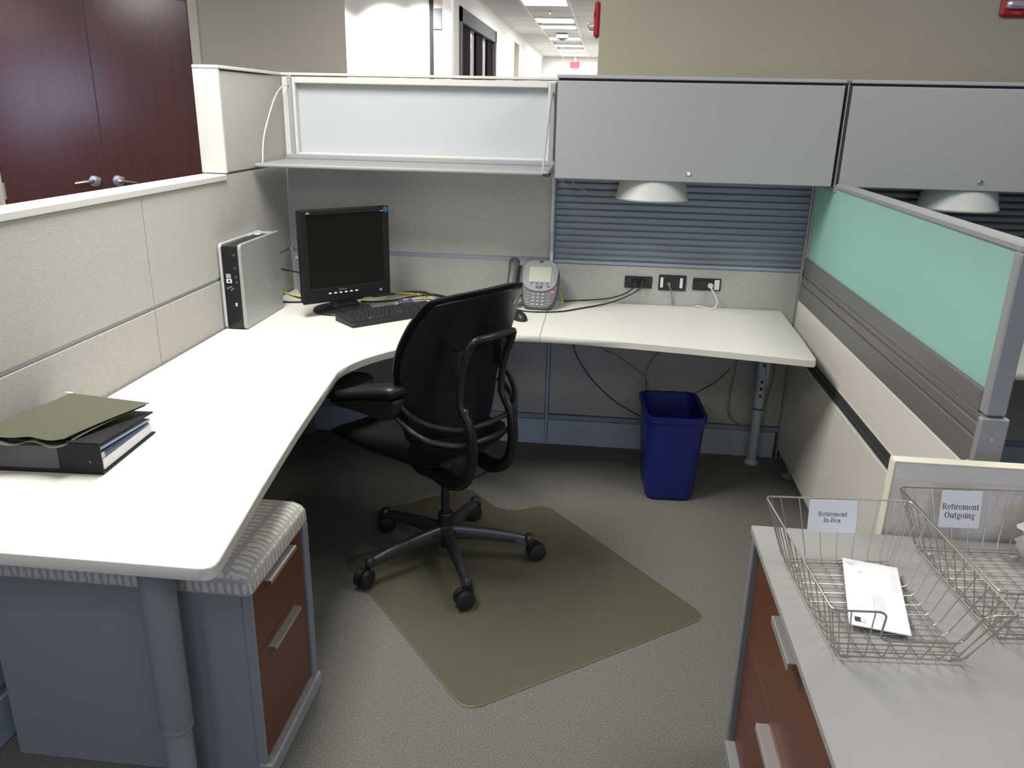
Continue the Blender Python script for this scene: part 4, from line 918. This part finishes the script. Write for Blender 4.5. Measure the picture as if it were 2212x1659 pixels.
# ---------------------------------------------------------------- power outlets on the back partition
def outlet(lab, x0, x1, z0, z1):
    t = thing('power_outlet', lab, 'outlet', ((x0 + x1) / 2, 0.0, z0), group='outlets above the desk')
    MB().box(x0, x1, -0.0075, 0.001, z0, z1, 0.0025).build('plate', 'black_plastic', t); return t
O1 = outlet('left black double power outlet with black plugs above the desk', 1.598, 1.724, 0.814, 0.869)
O2 = outlet('middle tall black data outlet with two white strips above the desk', 1.754, 1.879, 0.809, 0.881)
O3 = outlet('right black data outlet with a white label above the desk', 1.910, 2.037, 0.816, 0.872)
for x in (1.645, 1.678): MB().lathe([(0, -0.0095), (0.0145, -0.0095), (0.0155, -0.006), (0, -0.006)], 18, (x, 0, 0.842), 'y').build('socket', 'black_gloss', O1)
MB().box(1.785, 1.848, -0.0095, -0.006, 0.822, 0.868, 0.002).build('jack_insert', 'black_gloss', O2)
for x in (1.768, 1.857): MB().box(x - 0.0065, x + 0.0065, -0.0088, -0.006, 0.822, 0.869, 0.001).build('label_strip', 'sticker', O2)
MB().box(2.007, 2.030, -0.0088, -0.006, 0.821, 0.867, 0.001).build('label_strip', 'sticker', O3)
MB().box(1.93, 1.998, -0.0095, -0.006, 0.824, 0.864, 0.002).build('jack_insert', 'black_gloss', O3)
m = MB()
for k in range(7): m.box(2.0145 + 0.001 * (k % 2), 2.0215, -0.0092, -0.0087, 0.830 + k * 0.004, 0.8322 + k * 0.004)
m.build('label_print', 'print_faint', O3)
def cable(name, lab, pts, r, m, cat='cable', group='loose cables', sm=6):
    o = MB().tube(pts, r, 7, sm).build(name, m); tag(o, lab, cat, group); return o
ZC = ZT + 0.0035
# plugs + cords
c1 = cable('power_cable', 'upper black power cord from the left outlet to behind the phone', [(1.645, -0.03, 0.838), (1.642, -0.036, 0.822), (1.60, -0.034, 0.790), (1.53, -0.036, 0.766), (1.46, -0.04, 0.757), (1.38, -0.045, 0.750), (1.32, -0.05, ZC + 0.004)], 0.0035, 'cable_black')
MB().box(1.632, 1.658, -0.036, -0.0095, 0.829, 0.855, 0.006).build('plug', 'black_plastic', c1)
c2 = cable('power_cable', 'lower black power cord looping in front of the phone base', [(1.678, -0.028, 0.838), (1.668, -0.040, 0.818), (1.62, -0.042, 0.785), (1.54, -0.06, 0.752), (1.47, -0.10, ZC + 0.002), (1.40, -0.16, ZC), (1.32, -0.232, ZC), (1.22, -0.262, ZC), (1.14, -0.25, ZC), (1.05, -0.17, ZC), (1.0, -0.09, ZC)], 0.0035, 'cable_black')
MB().box(1.665, 1.691, -0.034, -0.0095, 0.829, 0.855, 0.006).build('plug', 'black_plastic', c2)
c3 = cable('network_cable', 'grey-white cable plugged into the middle outlet', [(1.800, -0.022, 0.842), (1.804, -0.028, 0.83), (1.813, -0.02, 0.81), (1.820, -0.012, 0.78), (1.824, -0.009, 0.757), (1.828, -0.0065, 0.744)], 0.003, 'cable_grey')
MB().box(1.794, 1.806, -0.026, -0.009, 0.836, 0.848, 0.002).build('plug', 'cable_grey', c3)
c4 = cable('network_cable', 'white cable looping from the right outlet to the desk edge', [(1.988, -0.030, 0.842), (1.996, -0.040, 0.825), (2.012, -0.045, 0.80), (2.022, -0.045, 0.775), (2.018, -0.045, 0.752), (2.0, -0.042, ZC), (1.975, -0.03, ZC), (1.95, -0.018, ZC + 0.003), (1.93, -0.012, ZC)], 0.0042, 'cable_white')
MB().box(1.976, 2.0, -0.036, -0.009, 0.831, 0.854, 0.006).build('plug', 'cable_white', c4)
# cables behind monitor and keyboard
cable('network_cable', 'yellow cable on the desk behind the keyboard', [(0.395, -0.165, ZC), (0.43, -0.11, ZC), (0.48, -0.07, ZC + 0.006), (0.54, -0.05, ZC + 0.008), (0.61, -0.045, ZC + 0.006), (0.67, -0.06, ZC), (0.70, -0.09, ZC)], 0.0045, 'cable_yellow')
cable('network_cable', 'yellow cable from the computer tower towards the monitor', [(0.05, -0.39, 0.826), (0.05, -0.36, 0.815), (0.10, -0.30, 0.778), (0.17, -0.26, 0.757), (0.25, -0.21, ZC)], 0.0032, 'cable_yellow')
cable('network_cable', 'short yellow cable beside the right edge of the phone', [(1.292, -0.05, 0.80), (1.304, -0.07, 0.785), (1.312, -0.085, 0.762), (1.318, -0.095, ZC)], 0.0028, 'cable_yellow')
cable('power_cable', 'thick black cord along the back of the corner desk', [(0.33, -0.20, ZC), (0.45, -0.10, ZC + 0.003), (0.56, -0.035, ZC + 0.008), (0.64, -0.02, ZC + 0.010), (0.74, -0.05, ZC + 0.004), (0.83, -0.09, ZC), (0.92, -0.06, ZC), (1.0, -0.03, ZC), (1.1, -0.02, ZC)], 0.0045, 'cable_black')
cable('power_cable', 'black cord curving round the monitor base', [(0.40, -0.22, ZC + 0.001), (0.46, -0.215, ZC), (0.54, -0.17, ZC), (0.60, -0.12, ZC + 0.006), (0.70, -0.07, ZC + 0.010), (0.80, -0.14, ZC + 0.004), (0.86, -0.20, ZC), (0.93, -0.24, ZC)], 0.0038, 'cable_black')
cable('usb_cable', 'thin dark cable looping from the blue box', [(0.637, -0.19, ZT + 0.01), (0.68, -0.16, ZT + 0.013), (0.74, -0.165, ZC + 0.006), (0.80, -0.22, ZC), (0.83, -0.30, ZC)], 0.0024, 'cable_black')
cable('usb_cable', 'thin grey cable arching behind the blue box', [(0.52, -0.22, ZC), (0.50, -0.17, ZC), (0.51, -0.11, ZC + 0.004), (0.56, -0.03, ZC + 0.012), (0.63, -0.015, ZC + 0.018), (0.70, -0.05, ZC + 0.010), (0.74, -0.11, ZC), (0.715, -0.19, ZC), (0.66, -0.27, ZC)], 0.0022, 'cable_grey')
cable('usb_cable', 'pale grey cable lying beside the blue box', [(0.565, -0.17, ZC), (0.575, -0.12, ZC), (0.60, -0.075, ZC + 0.004), (0.63, -0.04, ZC + 0.010)], 0.0034, 'cable_grey')
cable('video_cable', 'black video cable with pale plug between tower and monitor', [(0.06, -0.37, 0.905), (0.07, -0.33, 0.898), (0.12, -0.27, 0.875), (0.20, -0.24, 0.85), (0.28, -0.27, 0.86), (0.33, -0.315, 0.90)], 0.0036, 'cable_black')
pg = thing('video_plug', 'pale grey cable plug behind the computer tower', 'plug', (0.05, -0.375, 0.905))
MB().box(0.045, 0.065, -0.39, -0.350, 0.898, 0.912, 0.003).build('plug_body', 'silver_edge', pg)
cable('power_cable', 'black cords hanging behind the computer tower', [(0.06, -0.38, 0.84), (0.07, -0.33, 0.80), (0.10, -0.28, 0.768), (0.15, -0.24, ZC + 0.003), (0.22, -0.22, ZC), (0.28, -0.18, ZC)], 0.0040, 'cable_black')
cable('power_cable', 'black cord lying flat behind the computer tower', [(0.05, -0.385, 0.80), (0.045, -0.34, 0.765), (0.065, -0.30, ZC + 0.002), (0.11, -0.295, ZC), (0.17, -0.275, ZC), (0.24, -0.235, ZC)], 0.0040, 'cable_black')
t = thing('speaker_box', 'small grey box in the corner behind computer and monitor', 'box', (0.10, -0.07, ZT))
MB().box(0.06, 0.15, -0.11, -0.02, ZT, ZT + 0.165, 0.008).build('box_body', 'rail_blue', t)
MB().box(0.056, 0.154, -0.114, -0.016, ZT + 0.165, ZT + 0.178, 0.004).build('box_lid', 'silver_edge', t)
# cables hanging under the right desk
cable('network_cable', 'grey cable hanging under the right desk towards the bin', [(1.51, -0.035, 0.70), (1.51, -0.03, 0.53), (1.58, -0.025, 0.49), (1.67, -0.025, 0.431), (1.722, -0.03, 0.395), (1.731, -0.03, 0.34), (1.735, -0.04, 0.20), (1.74, -0.05, 0.006)], 0.003, 'cable_grey')
cable('network_cable', 'second grey cable joining the first above the bin', [(1.80, -0.03, 0.70), (1.785, -0.03, 0.53), (1.76, -0.03, 0.49), (1.735, -0.03, 0.44), (1.727, -0.032, 0.40), (1.738, -0.034, 0.33), (1.75, -0.04, 0.15), (1.76, -0.06, 0.006)], 0.003, 'cable_grey')
cable('power_cable', 'dark cord crossing the fabric under the right desk', [(1.34, -0.03, 0.70), (1.372, -0.022, 0.54), (1.40, -0.018, 0.46), (1.46, -0.018, 0.373), (1.52, -0.018, 0.31), (1.60, -0.018, 0.245), (1.68, -0.018, 0.20), (1.75, -0.02, 0.165)], 0.0025, 'cable_black')
cable('network_cable', 'yellow cable loop peeking out under the desk joint', [(1.29, -0.05, 0.70), (1.30, -0.035, 0.56), (1.325, -0.03, 0.525), (1.36, -0.03, 0.51), (1.39, -0.03, 0.53), (1.395, -0.04, 0.70)], 0.0022, 'cable_yellow')
cable('power_cable', 'dark cable loop hanging beside the right desk leg', [(2.16, -0.03, 0.70), (2.15, -0.02, 0.50), (2.135, -0.016, 0.33), (2.14, -0.018, 0.22), (2.20, -0.02, 0.17), (2.27, -0.02, 0.2), (2.32, -0.02, 0.40), (2.31, -0.03, 0.70)], 0.003, 'cable_grey')
cable('power_cable', 'thin dark cord slanting behind the blue bin', [(2.12, -0.02, 0.45), (2.06, -0.018, 0.38), (1.98, -0.018, 0.325), (1.92, -0.018, 0.28), (1.88, -0.02, 0.22)], 0.0022, 'cable_black')
# bits on the neighbour's desk
c = cable('charger_cable', 'white cable with black plug on the neighbouring desk', [(3.16, -0.43, ZC + 0.01), (3.22, -0.40, ZC + 0.01), (3.30, -0.42, ZC), (3.40, -0.38, ZC)], 0.004, 'cable_white')
MB().box(3.105, 3.16, -0.455, -0.405, ZT, ZT + 0.032, 0.006).build('plug', 'black_plastic', c)
t = thing('wire_rack', 'white wire rack on the neighbouring desk', 'rack', (3.33, -0.18, ZT))
for a, b in (((3.20, -0.20), (3.50, -0.20)), ((3.20, -0.10), (3.50, -0.10))):
    MB().tube([(a[0], a[1], ZT + 0.003), (a[0], a[1], ZT + 0.09), (b[0], b[1], ZT + 0.09), (b[0], b[1], ZT + 0.003)], 0.003, 6).build('wire', 'cable_white', t)
for x in (3.20, 3.27, 3.34, 3.5): MB().tube([(x, -0.20, ZT + 0.004), (x, -0.10, ZT + 0.09)], 0.0025, 6).build('wire', 'cable_white', t)

# ---------------------------------------------------------------- binder and folders on the left desk
T = thing('ring_binder', 'thick black ring binder full of papers lying on the left desk', 'binder', (0.16, -1.95, ZT))
BZ = ZT + 0.082
def bq(u, w): # u: along the spine from the right corner (0) to the left (1); w: from spine (0) to the fore edge (1)
    a, b, c = Vector((0.312, -2.088)), Vector((0.012, -2.104)), Vector((0.296, -1.822)); q = a + (b - a) * u + (c - a) * w; return q.x, q.y
def slab(m, u0, u1, w0, w1, zf0, zf1, zb0, zb1):
    P = [(*bq(u, w), z) for (u, w, z) in ((u0, w0, zf0), (u1, w0, zf0), (u1, w1, zb0), (u0, w1, zb0), (u0, w0, zf1), (u1, w0, zf1), (u1, w1, zb1), (u0, w1, zb1))]
    return m.add(P, [(0, 3, 2, 1), (4, 5, 6, 7), (0, 1, 5, 4), (1, 2, 6, 5), (2, 3, 7, 6), (3, 0, 4, 7)])
slab(MB(), 0, 1, 0, 1.0, ZT, ZT + 0.004, ZT, ZT + 0.004).build('back_cover', 'binder', T, flat=True)
slab(MB(), 0, 1, 0, 0.012, ZT + 0.003, BZ, ZT + 0.003, BZ).build('spine', 'binder', T, flat=True)
slab(MB(), 0, 1, 0, 1.0, BZ - 0.004, BZ, ZT + 0.058, ZT + 0.062).build('front_cover', 'binder', T, flat=True)
slab(MB(), 0.35, 0.95, -0.004, 0.0, ZT + 0.012, BZ - 0.012, ZT + 0.012, BZ - 0.012).build('label_pocket', 'phone_dark', T, flat=True)
slab(MB(), 0.02, 0.98, 0.06, 0.97, ZT + 0.006, ZT + 0.033, ZT + 0.006, ZT + 0.030).build('paper_stack', 'paper', T, flat=True)
slab(MB(), 0.03, 0.98, 0.03, 0.12, ZT + 0.034, ZT + 0.060, ZT + 0.033, ZT + 0.050).build('paper_stack', 'paper_cream', T, flat=True)
slab(MB(), 0.015, 0.98, 0.04, 0.95, ZT + 0.060, ZT + 0.067, ZT + 0.040, ZT + 0.047).build('divider_sheets', 'paper_blue', T, flat=True)
slab(MB(), 0.01, 0.98, 0.05, 0.93, ZT + 0.0525, ZT + 0.0545, ZT + 0.036, ZT + 0.0375).build('divider_sheets', 'hub_blue', T, flat=True)
MB().lathe([(0, -0.001), (0.004, -0.001), (0.004, 0.001), (0, 0.001)], 12, (0.285, -2.0905, ZT + 0.034), 'y').build('rivet', 'phone_dark', T)
def folder(lab, c, edge_wave, zoff, hang):
    t = thing('file_folder', lab, 'folder', (0.15, -1.93, BZ + zoff), group='olive folders on the binder')
    A, Bp, Cc, Dd = [Vector(p) for p in c]         # front right, back right, back left, front left
    N, M_ = 18, 10; top_ = []
    for i in range(N + 1):
        for j in range(M_ + 1):
            s, w = i / N, j / M_
            q = (A * (1 - s) + Dd * s) * (1 - w) + (Bp * (1 - s) + Cc * s) * w
            e_ = (1 - w) ** 4
            q = q + Vector((0, -edge_wave * e_ * (0.5 + 0.5 * sin(9 * s + zoff * 200)), -hang * e_ * (0.35 + 0.65 * sin(7 * s + 0.6) ** 2)))
            top_.append(q)
    idx = lambda i, j: i * (M_ + 1) + j
    V = [tuple(p) for p in top_] + [tuple(p - Vector((0, 0, 0.0012))) for p in top_]
    K = (N + 1) * (M_ + 1); F = []
    for i in range(N):
        for j in range(M_):
            F.append((idx(i, j), idx(i + 1, j), idx(i + 1, j + 1), idx(i, j + 1))); F.append(tuple(K + k for k in (idx(i, j), idx(i, j + 1), idx(i + 1, j + 1), idx(i + 1, j))))
    for i in range(N):
        for j in (0, M_): F.append((idx(i, j), idx(i + 1, j), K + idx(i + 1, j), K + idx(i, j)))
    for j in range(M_):
        for i in (0, N): F.append((idx(i, j), idx(i, j + 1), K + idx(i, j + 1), K + idx(i, j)))
    MB().add(V, F).build('leaf', 'olive', t, angle=60); return t
F1 = folder('upper olive green paper folder on top of the black binder', [(0.228, -2.085, 0.832), (0.296, -1.832, 0.828), (0.045, -1.790, 0.826), (0.005, -2.100, 0.830)], 0.010, 0.0, 0.008)
folder('lower olive green paper folder between binder and top folder', [(0.236, -2.098, 0.8265), (0.288, -1.836, 0.8225), (0.042, -1.792, 0.8215), (0.004, -2.108, 0.8255)], 0.010, 0.006, 0.018)
MB().box(0.03, 0.05, -1.795, -1.788, 0.823, 0.829, 0.001).build('white_tab', 'paper', F1)

# ---------------------------------------------------------------- waste bin
T = thing('waste_bin', 'blue plastic waste bin under the right desk', 'bin', (1.825, -0.40, 0.0))
brot = R_(3)
def bring(z, w, d, r, dx=0, dy=0): return [(x, y, z) for x, y in rrect(1.825 + dx, -0.405 + dy, w, d, r, 6, brot)]
def lv(z):
    k = z / 0.385; return 0.205 + 0.045 * k, 0.275 + 0.065 * k, -0.005 + 0.02 * k
R1 = []
for z, g_ in ((0.0, -0.012), (0.006, -0.002), (0.015, 0.0), (0.10, 0), (0.20, 0), (0.30, 0), (0.356, 0), (0.358, 0.004), (0.380, 0.006), (0.386, 0.006), (0.388, 0.002), (0.386, -0.008), (0.35, -0.008), (0.2, -0.008), (0.02, -0.010)):
    w, d, dy = lv(min(z, 0.385)); R1.append(bring(z, w + 2 * g_, d + 2 * g_, 0.045 + g_ * 0.5, 0, dy))
MB().rings(R1).build('bin_body', 'blue_bin', T, angle=50)
w, d, dy = lv(0.372)
MB().rings([bring(0.366, w + 0.013, d + 0.013, 0.05, 0, dy), bring(0.388, w + 0.015, d + 0.015, 0.05, 0, dy), bring(0.3895, w + 0.006, d + 0.006, 0.047, 0, dy), bring(0.386, w - 0.004, d - 0.004, 0.044, 0, dy), bring(0.368, w - 0.002, d - 0.002, 0.044, 0, dy)], closed=True).build('rim', 'blue_bin', T, angle=50)

# ---------------------------------------------------------------- chair mat
mp = [(0.585, -1.205), (0.83, -1.02), (0.575, -0.845), (0.955, -0.555), (1.135, -0.765), (1.305, -0.665), (1.895, -1.388), (1.17, -1.935)]
mp = round_poly(mp, [0.05, 0.10, 0.05, 0.06, 0.12, 0.06, 0.05, 0.06], 7)
mat_ = MB().prism(mp, 0.0005, 0.0045, 0.0018).build('chair_mat', 'mat_vinyl')
MB().tube([(x, y, 0.0028) for x, y in mp], 0.0024, 6, closed=True).build('bevelled_edge', 'mat_edge', mat_)
tag(mat_, 'translucent olive vinyl chair mat with a lip under the office chair', 'floor mat')

# ---------------------------------------------------------------- office chair (local: +x forward, +y the sitter's left)
T = thing('office_chair', 'black ergonomic office chair with loop arms on the chair mat', 'chair', (0.965, -1.146, 0.0045), R_(145))
L_ = lambda f, r, z: (f, -r, z)
def ch(m): return m.map(lambda f, r, z: (f, -r, z))
# five-star base
for k in range(5):
    a = R_(-138 + 72 * k - 145); ca, sa = cos(a), sin(a)
    Rg = []
    for s in range(11):
        q = s / 10; x = 0.03 + 0.275 * q; hw = 0.024 - 0.009 * q; hh = 0.029 - 0.013 * q; zc = 0.112 - 0.006 * q - 0.026 * q * q
        Rg.append([(x * ca - y * sa, x * sa + y * ca, zc + z) for y, z in [(yy * (1 - 0.25 * (zz > 0)), zz) for yy, zz in sup(hw, hh, 14, 3.2)]])
    lg = MB().rings(Rg).build('leg', 'chair_bright', T, local=True, angle=50)
    rnd = [0.5, -1.45, 0.35, 2.2, -2.4][k] + a
    cx, cy = 0.322 * ca, 0.322 * sa
    MB().lathe([(0, 0.066), (0.010, 0.066), (0.016, 0.070), (0.019, 0.08), (0.019, 0.094), (0.014, 0.103), (0, 0.106)], 18, (0.308 * ca, 0.308 * sa, 0)).build('leg_end', 'chair_bright', T, local=True)
    cr, sr = cos(rnd), sin(rnd)
    wh = MB()
    for off in (-0.0135, 0.0135):
        prof = [(0, -0.0115), (0.026, -0.0115), (0.032, -0.0085), (0.033, 0), (0.032, 0.0085), (0.026, 0.0115), (0, 0.0115)]
        wh.lathe(prof, 22, (0.014, off * 1.15, 0.033), 'y')
    cs_ = wh.map(lambda x, y, z: (cx + x * cr - y * sr, cy + x * sr + y * cr, z)).build('caster', 'rubber', T, local=True)
    hd = MB()
    Rr = []
    for off in (-0.004, 0.004):
        Rr.append([(0.014 + 0.036 * cos(R_(t)), off, 0.033 + 0.036 * sin(R_(t))) for t in range(20, 200, 18)] + [(0.014 + 0.012 * cos(R_(t)), off, 0.033 + 0.012 * sin(R_(t))) for t in range(200, 20, -36)])
    hd.rings(Rr).lathe([(0, 0.04), (0.009, 0.04), (0.009, 0.075), (0, 0.075)], 12, (-0.010, 0, 0)).map(lambda x, y, z: (cx + x * cr - y * sr, cy + x * sr + y * cr, z)).build('caster_hood', 'black_plastic', cs_, local=True)
MB().lathe([(0, 0.075), (0.028, 0.075), (0.034, 0.085), (0.035, 0.13), (0.031, 0.142), (0, 0.144)], 28).build('hub', 'chair_bright', T, local=True)
MB().lathe([(0, 0.045), (0.016, 0.045), (0.02, 0.055), (0.02, 0.08), (0, 0.08)], 20).build('cylinder_tip', 'black_plastic', T, local=True)
gl = MB().lathe([(0, 0.14), (0.027, 0.14), (0.0275, 0.185), (0.024, 0.19), (0.0, 0.19)], 24).build('gas_lift', 'black_plastic', T, local=True)
MB().lathe([(0, 0.188), (0.0155, 0.188), (0.0155, 0.36), (0, 0.36)], 20).build('piston', 'chair_metal', gl, local=True)
# mechanism shell under the seat
Rg = []
for f, hw, zt, zb in ((-0.11, 0.05, 0.44, 0.40), (-0.09, 0.085, 0.465, 0.37), (-0.02, 0.10, 0.475, 0.335), (0.05, 0.10, 0.468, 0.335), (0.14, 0.09, 0.46, 0.375), (0.22, 0.07, 0.45, 0.415)):
    Rg.append([(f, y, (zt + zb) / 2 + z) for y, z in sup(hw, (zt - zb) / 2, 20, 2.8)])
MB().rings(Rg).build('tilt_mechanism', 'black_plastic', T, local=True, angle=60)
# seat
Rg = []
for f, hw, zt, zb, e_ in ((-0.165, 0.11, 0.530, 0.505, 2.4), (-0.155, 0.15, 0.540, 0.482, 2.8), (-0.12, 0.185, 0.545, 0.462, 3.4), (-0.03, 0.207, 0.533, 0.446, 4.2), (0.08, 0.214, 0.520, 0.438, 4.4), (0.2, 0.213, 0.506, 0.432, 4.2), (0.31, 0.207, 0.488, 0.430, 3.6), (0.385, 0.197, 0.468, 0.433, 3.0), (0.415, 0.186, 0.456, 0.436, 2.6), (0.43, 0.15, 0.449, 0.441, 2.4)):
    R0 = []
    for y, z in sup(hw, (zt - zb) / 2, 32, e_):
        zz = (zt + zb) / 2 + z
        if z > 0: zz -= 0.010 * (1 - (y / hw) ** 2) * (1 if f < 0.3 else 0.4)
        R0.append((f, y, zz))
    Rg.append(R0)
seat = MB().rings(Rg).build('seat', 'black_fabric', T, local=True, angle=60)
Rg = []
for f, hw, zz in ((-0.13, 0.15, 0.464), (-0.05, 0.178, 0.446), (0.2, 0.185, 0.430), (0.36, 0.16, 0.430)):
    Rg.append([(f, y, zz + z) for y, z in sup(hw, 0.012, 20, 3)])
MB().rings(Rg).build('seat_pan', 'black_plastic', seat, local=True, angle=60)
# backrest: hard shell behind, cushion in front
BK = [  # z, f of the side edges, half width
    (0.52, -0.050, 0.150), (0.535, -0.046, 0.185), (0.60, -0.042, 0.208), (0.68, -0.042, 0.220), (0.72, -0.046, 0.232), (0.76, -0.052, 0.246), (0.81, -0.064, 0.256), (0.87, -0.084, 0.256), (0.93, -0.110, 0.243), (0.985, -0.140, 0.226), (1.018, -0.159, 0.212), (1.030, -0.166, 0.200), (1.037, -0.170, 0.178)]
def fine(B, k=4):
    out = []
    for i in range(len(B) - 1):
        p1, p2 = B[i], B[i + 1]; p0 = B[i - 1] if i else tuple(2 * a - b for a, b in zip(p1, p2)); p3 = B[i + 2] if i + 2 < len(B) else tuple(2 * b - a for a, b in zip(p1, p2))
        for j in range(k):
            t = j / k; out.append(tuple(0.5 * (2 * b + (c - a) * t + (2 * a - 5 * b + 4 * c - d) * t * t + (3 * b - a - 3 * c + d) * t ** 3) for a, b, c, d in zip(p0, p1, p2, p3)))
    return out + [B[-1]]
BK = fine(BK)
def shell(dz, f_off, th, grow, edge, bulge=0.05):
    Rg = []; n = 20; last = len(BK) - 1
    for i, (z, fe, hw) in enumerate(BK):
        hw = hw + grow; tt = th * min(1, 0.35 + 0.16 * min(i, last - i))
        zz = z + dz * (z - 0.5) / 0.54
        ring = []
        for s in range(n + 1):
            u = -1 + 2 * s / n; ring.append((fe - bulge * (1 - u * u) + f_off, u * hw, zz - 0.012 * u * u * max(0, (z - 0.95) / 0.087)))
        for s in range(n + 1):
            u = 1 - 2 * s / n; e_ = 1 - abs(u) ** edge
            ring.append((fe - bulge * (1 - u * u) + f_off + tt * (0.25 + 0.75 * e_), u * hw * 0.985, zz - 0.012 * u * u * max(0, (z - 0.95) / 0.087)))
        Rg.append(ring)
    return MB().rings(Rg)
shell(0.0, 0.0, 0.012, 0.0, 8).build('back_shell', 'chair_shell', T, local=True, angle=50)
shell(0.012, 0.012, 0.040, 0.015, 6).build('back_cushion', 'black_fabric', T, local=True, angle=60)
# small white slanted patch just behind the shell surface
def onshell(z, u, d):
    for i in range(len(BK) - 1):
        if BK[i][0] <= z <= BK[i + 1][0]:
            k = (z - BK[i][0]) / (BK[i + 1][0] - BK[i][0]); fe = BK[i][1] * (1 - k) + BK[i + 1][1] * k; hw = BK[i][2] * (1 - k) + BK[i + 1][2] * k
            return (fe - 0.05 * (1 - u * u) - d, -u * hw, z)
P = [onshell(0.965, 0.74, 0.0035), onshell(0.965, 0.80, 0.0035), onshell(0.985, 0.84, 0.0035), onshell(0.985, 0.78, 0.0035)]
MB().add(P, [(0, 1, 2, 3)]).build('small_patch', 'sticker', T, local=True, flat=True)
# back frame: two posts that turn into the C-shaped yokes below
PR = [(-0.222, 0.893), (-0.212, 0.86), (-0.190, 0.81), (-0.174, 0.735), (-0.172, 0.675)]
YK = [(-0.172, 0.68), (-0.186, 0.655), (-0.206, 0.632), (-0.222, 0.60), (-0.229, 0.55), (-0.228, 0.487), (-0.212, 0.435), (-0.18, 0.402), (-0.135, 0.388), (-0.09, 0.392), (-0.05, 0.398)]
YR = [0.011, 0.0125, 0.015, 0.017, 0.018, 0.018, 0.020, 0.024, 0.028, 0.028, 0.024]
for s in (-1, 1):
    MB().tube([L_(f, 0.1 * s, z) for f, z in PR], 0.0115, 12, 4).build('back_post', 'chair_metal', T, local=True)
    MB().tube([L_(f, s * (0.1 - 0.0 * i), z) for i, (f, z) in enumerate(YK)], YR, 14, 4).build('yoke', 'chair_shell', T, local=True, angle=60)
    MB().lathe([(0, -0.006), (0.010, -0.006), (0.012, 0), (0, 0)], 14, (0, 0, 0), 'x').map(lambda x, y, z: (x - 0.198, y + 0.1 * s, z + 0.66)).build('joint_cap', 'chair_bright', T, local=True)
    # bracket holding the shell
    MB().box(-0.185, -0.135, -0.1 * s - 0.012, -0.1 * s + 0.012, 0.77, 0.86, 0.006).build('shell_bracket', 'black_plastic', T, local=True)
MB().tube([L_(-0.205, -0.1, 0.862), L_(-0.220, -0.099, 0.888), L_(-0.232, -0.085, 0.902), L_(-0.243, -0.05, 0.907), L_(-0.248, 0, 0.908), L_(-0.243, 0.05, 0.907), L_(-0.232, 0.085, 0.902), L_(-0.220, 0.099, 0.888), L_(-0.205, 0.1, 0.862)], 0.0122, 12, 5).build('top_bar', 'chair_metal', T, local=True)
# arm loops: two U-shaped tubes running from arm to arm through the yokes
for H in ([(-0.035, 0.252, 0.698), (-0.071, 0.235, 0.658), (-0.092, 0.205, 0.628), (-0.13, 0.17, 0.608), (-0.179, 0.135, 0.602), (-0.205, 0.1, 0.602), (-0.212, 0.05, 0.602)],
          [(-0.035, 0.252, 0.640), (-0.08, 0.235, 0.602), (-0.112, 0.205, 0.572), (-0.151, 0.17, 0.556), (-0.19, 0.135, 0.550), (-0.210, 0.1, 0.549), (-0.218, 0.05, 0.550)]):
    dz = H[0][2] - 0.698
    P = [L_(f, -r, z) for f, r, z in H] + [L_(H[-1][0] - 0.003, 0, H[-1][2])] + [L_(f, r, z + dz) for f, r, z in ((-0.212, 0.05, 0.604), (-0.208, 0.1, 0.604), (-0.190, 0.145, 0.608), (-0.160, 0.190, 0.622), (-0.118, 0.228, 0.648), (-0.070, 0.248, 0.684), (-0.01, 0.252, 0.712), (0.03, 0.250, 0.716))]
    MB().tube(P, 0.0095, 10, 5).build('arm_tube', 'chair_metal', T, local=True)
for s in (-1, 1):
    Rg = []
    df, dr = (0.07, -0.022) if s > 0 else (0.0, 0.0)
    for f, z, hw, hh in ((-0.070, 0.733, 0.018, 0.008), (-0.065, 0.733, 0.033, 0.016), (-0.04, 0.730, 0.042, 0.022), (0.01, 0.721, 0.046, 0.024), (0.07, 0.706, 0.046, 0.024), (0.14, 0.686, 0.044, 0.021), (0.20, 0.668, 0.040, 0.017), (0.245, 0.655, 0.032, 0.012), (0.265, 0.650, 0.018, 0.007)):
        rc = 0.258 + 0.03 * max(0, (f + 0.07) / 0.33) + dr
        Rg.append([L_(f + df, s * (rc + y), z + zz) for y, zz in sup(hw, hh, 20, 2.7)])
    MB().rings(Rg).build('arm_pad', 'chair_shell', T, local=True, angle=60)
    pr = [(-0.062, 0.708), (0.01, 0.700), (0.14, 0.668), (0.25, 0.640), (0.21, 0.632), (0.10, 0.634), (0.02, 0.630), (-0.025, 0.632), (-0.045, 0.642), (-0.060, 0.67)]
    Rg = []
    for y, k in ((-0.026, 0.94), (-0.019, 1.0), (0.019, 1.0), (0.026, 0.94)):
        Rg.append([L_(f * k + df, s * (0.258 + y + dr + 0.03 * max(0, (f + 0.07) / 0.33)), 0.66 + (z - 0.66) * k) for f, z in round_poly(pr, [0.01, 0, 0, 0.01, 0.02, 0.03, 0.03, 0.02, 0.015, 0])])
    MB().rings(Rg).build('arm_bracket', 'black_plastic', T, local=True, angle=50)
MB().tube([L_(-0.13, 0.10, 0.372), L_(-0.12, 0.05, 0.355), L_(-0.09, 0.0, 0.35)], 0.004, 8, 4).build('lever_cable', 'chair_metal', T, local=True)
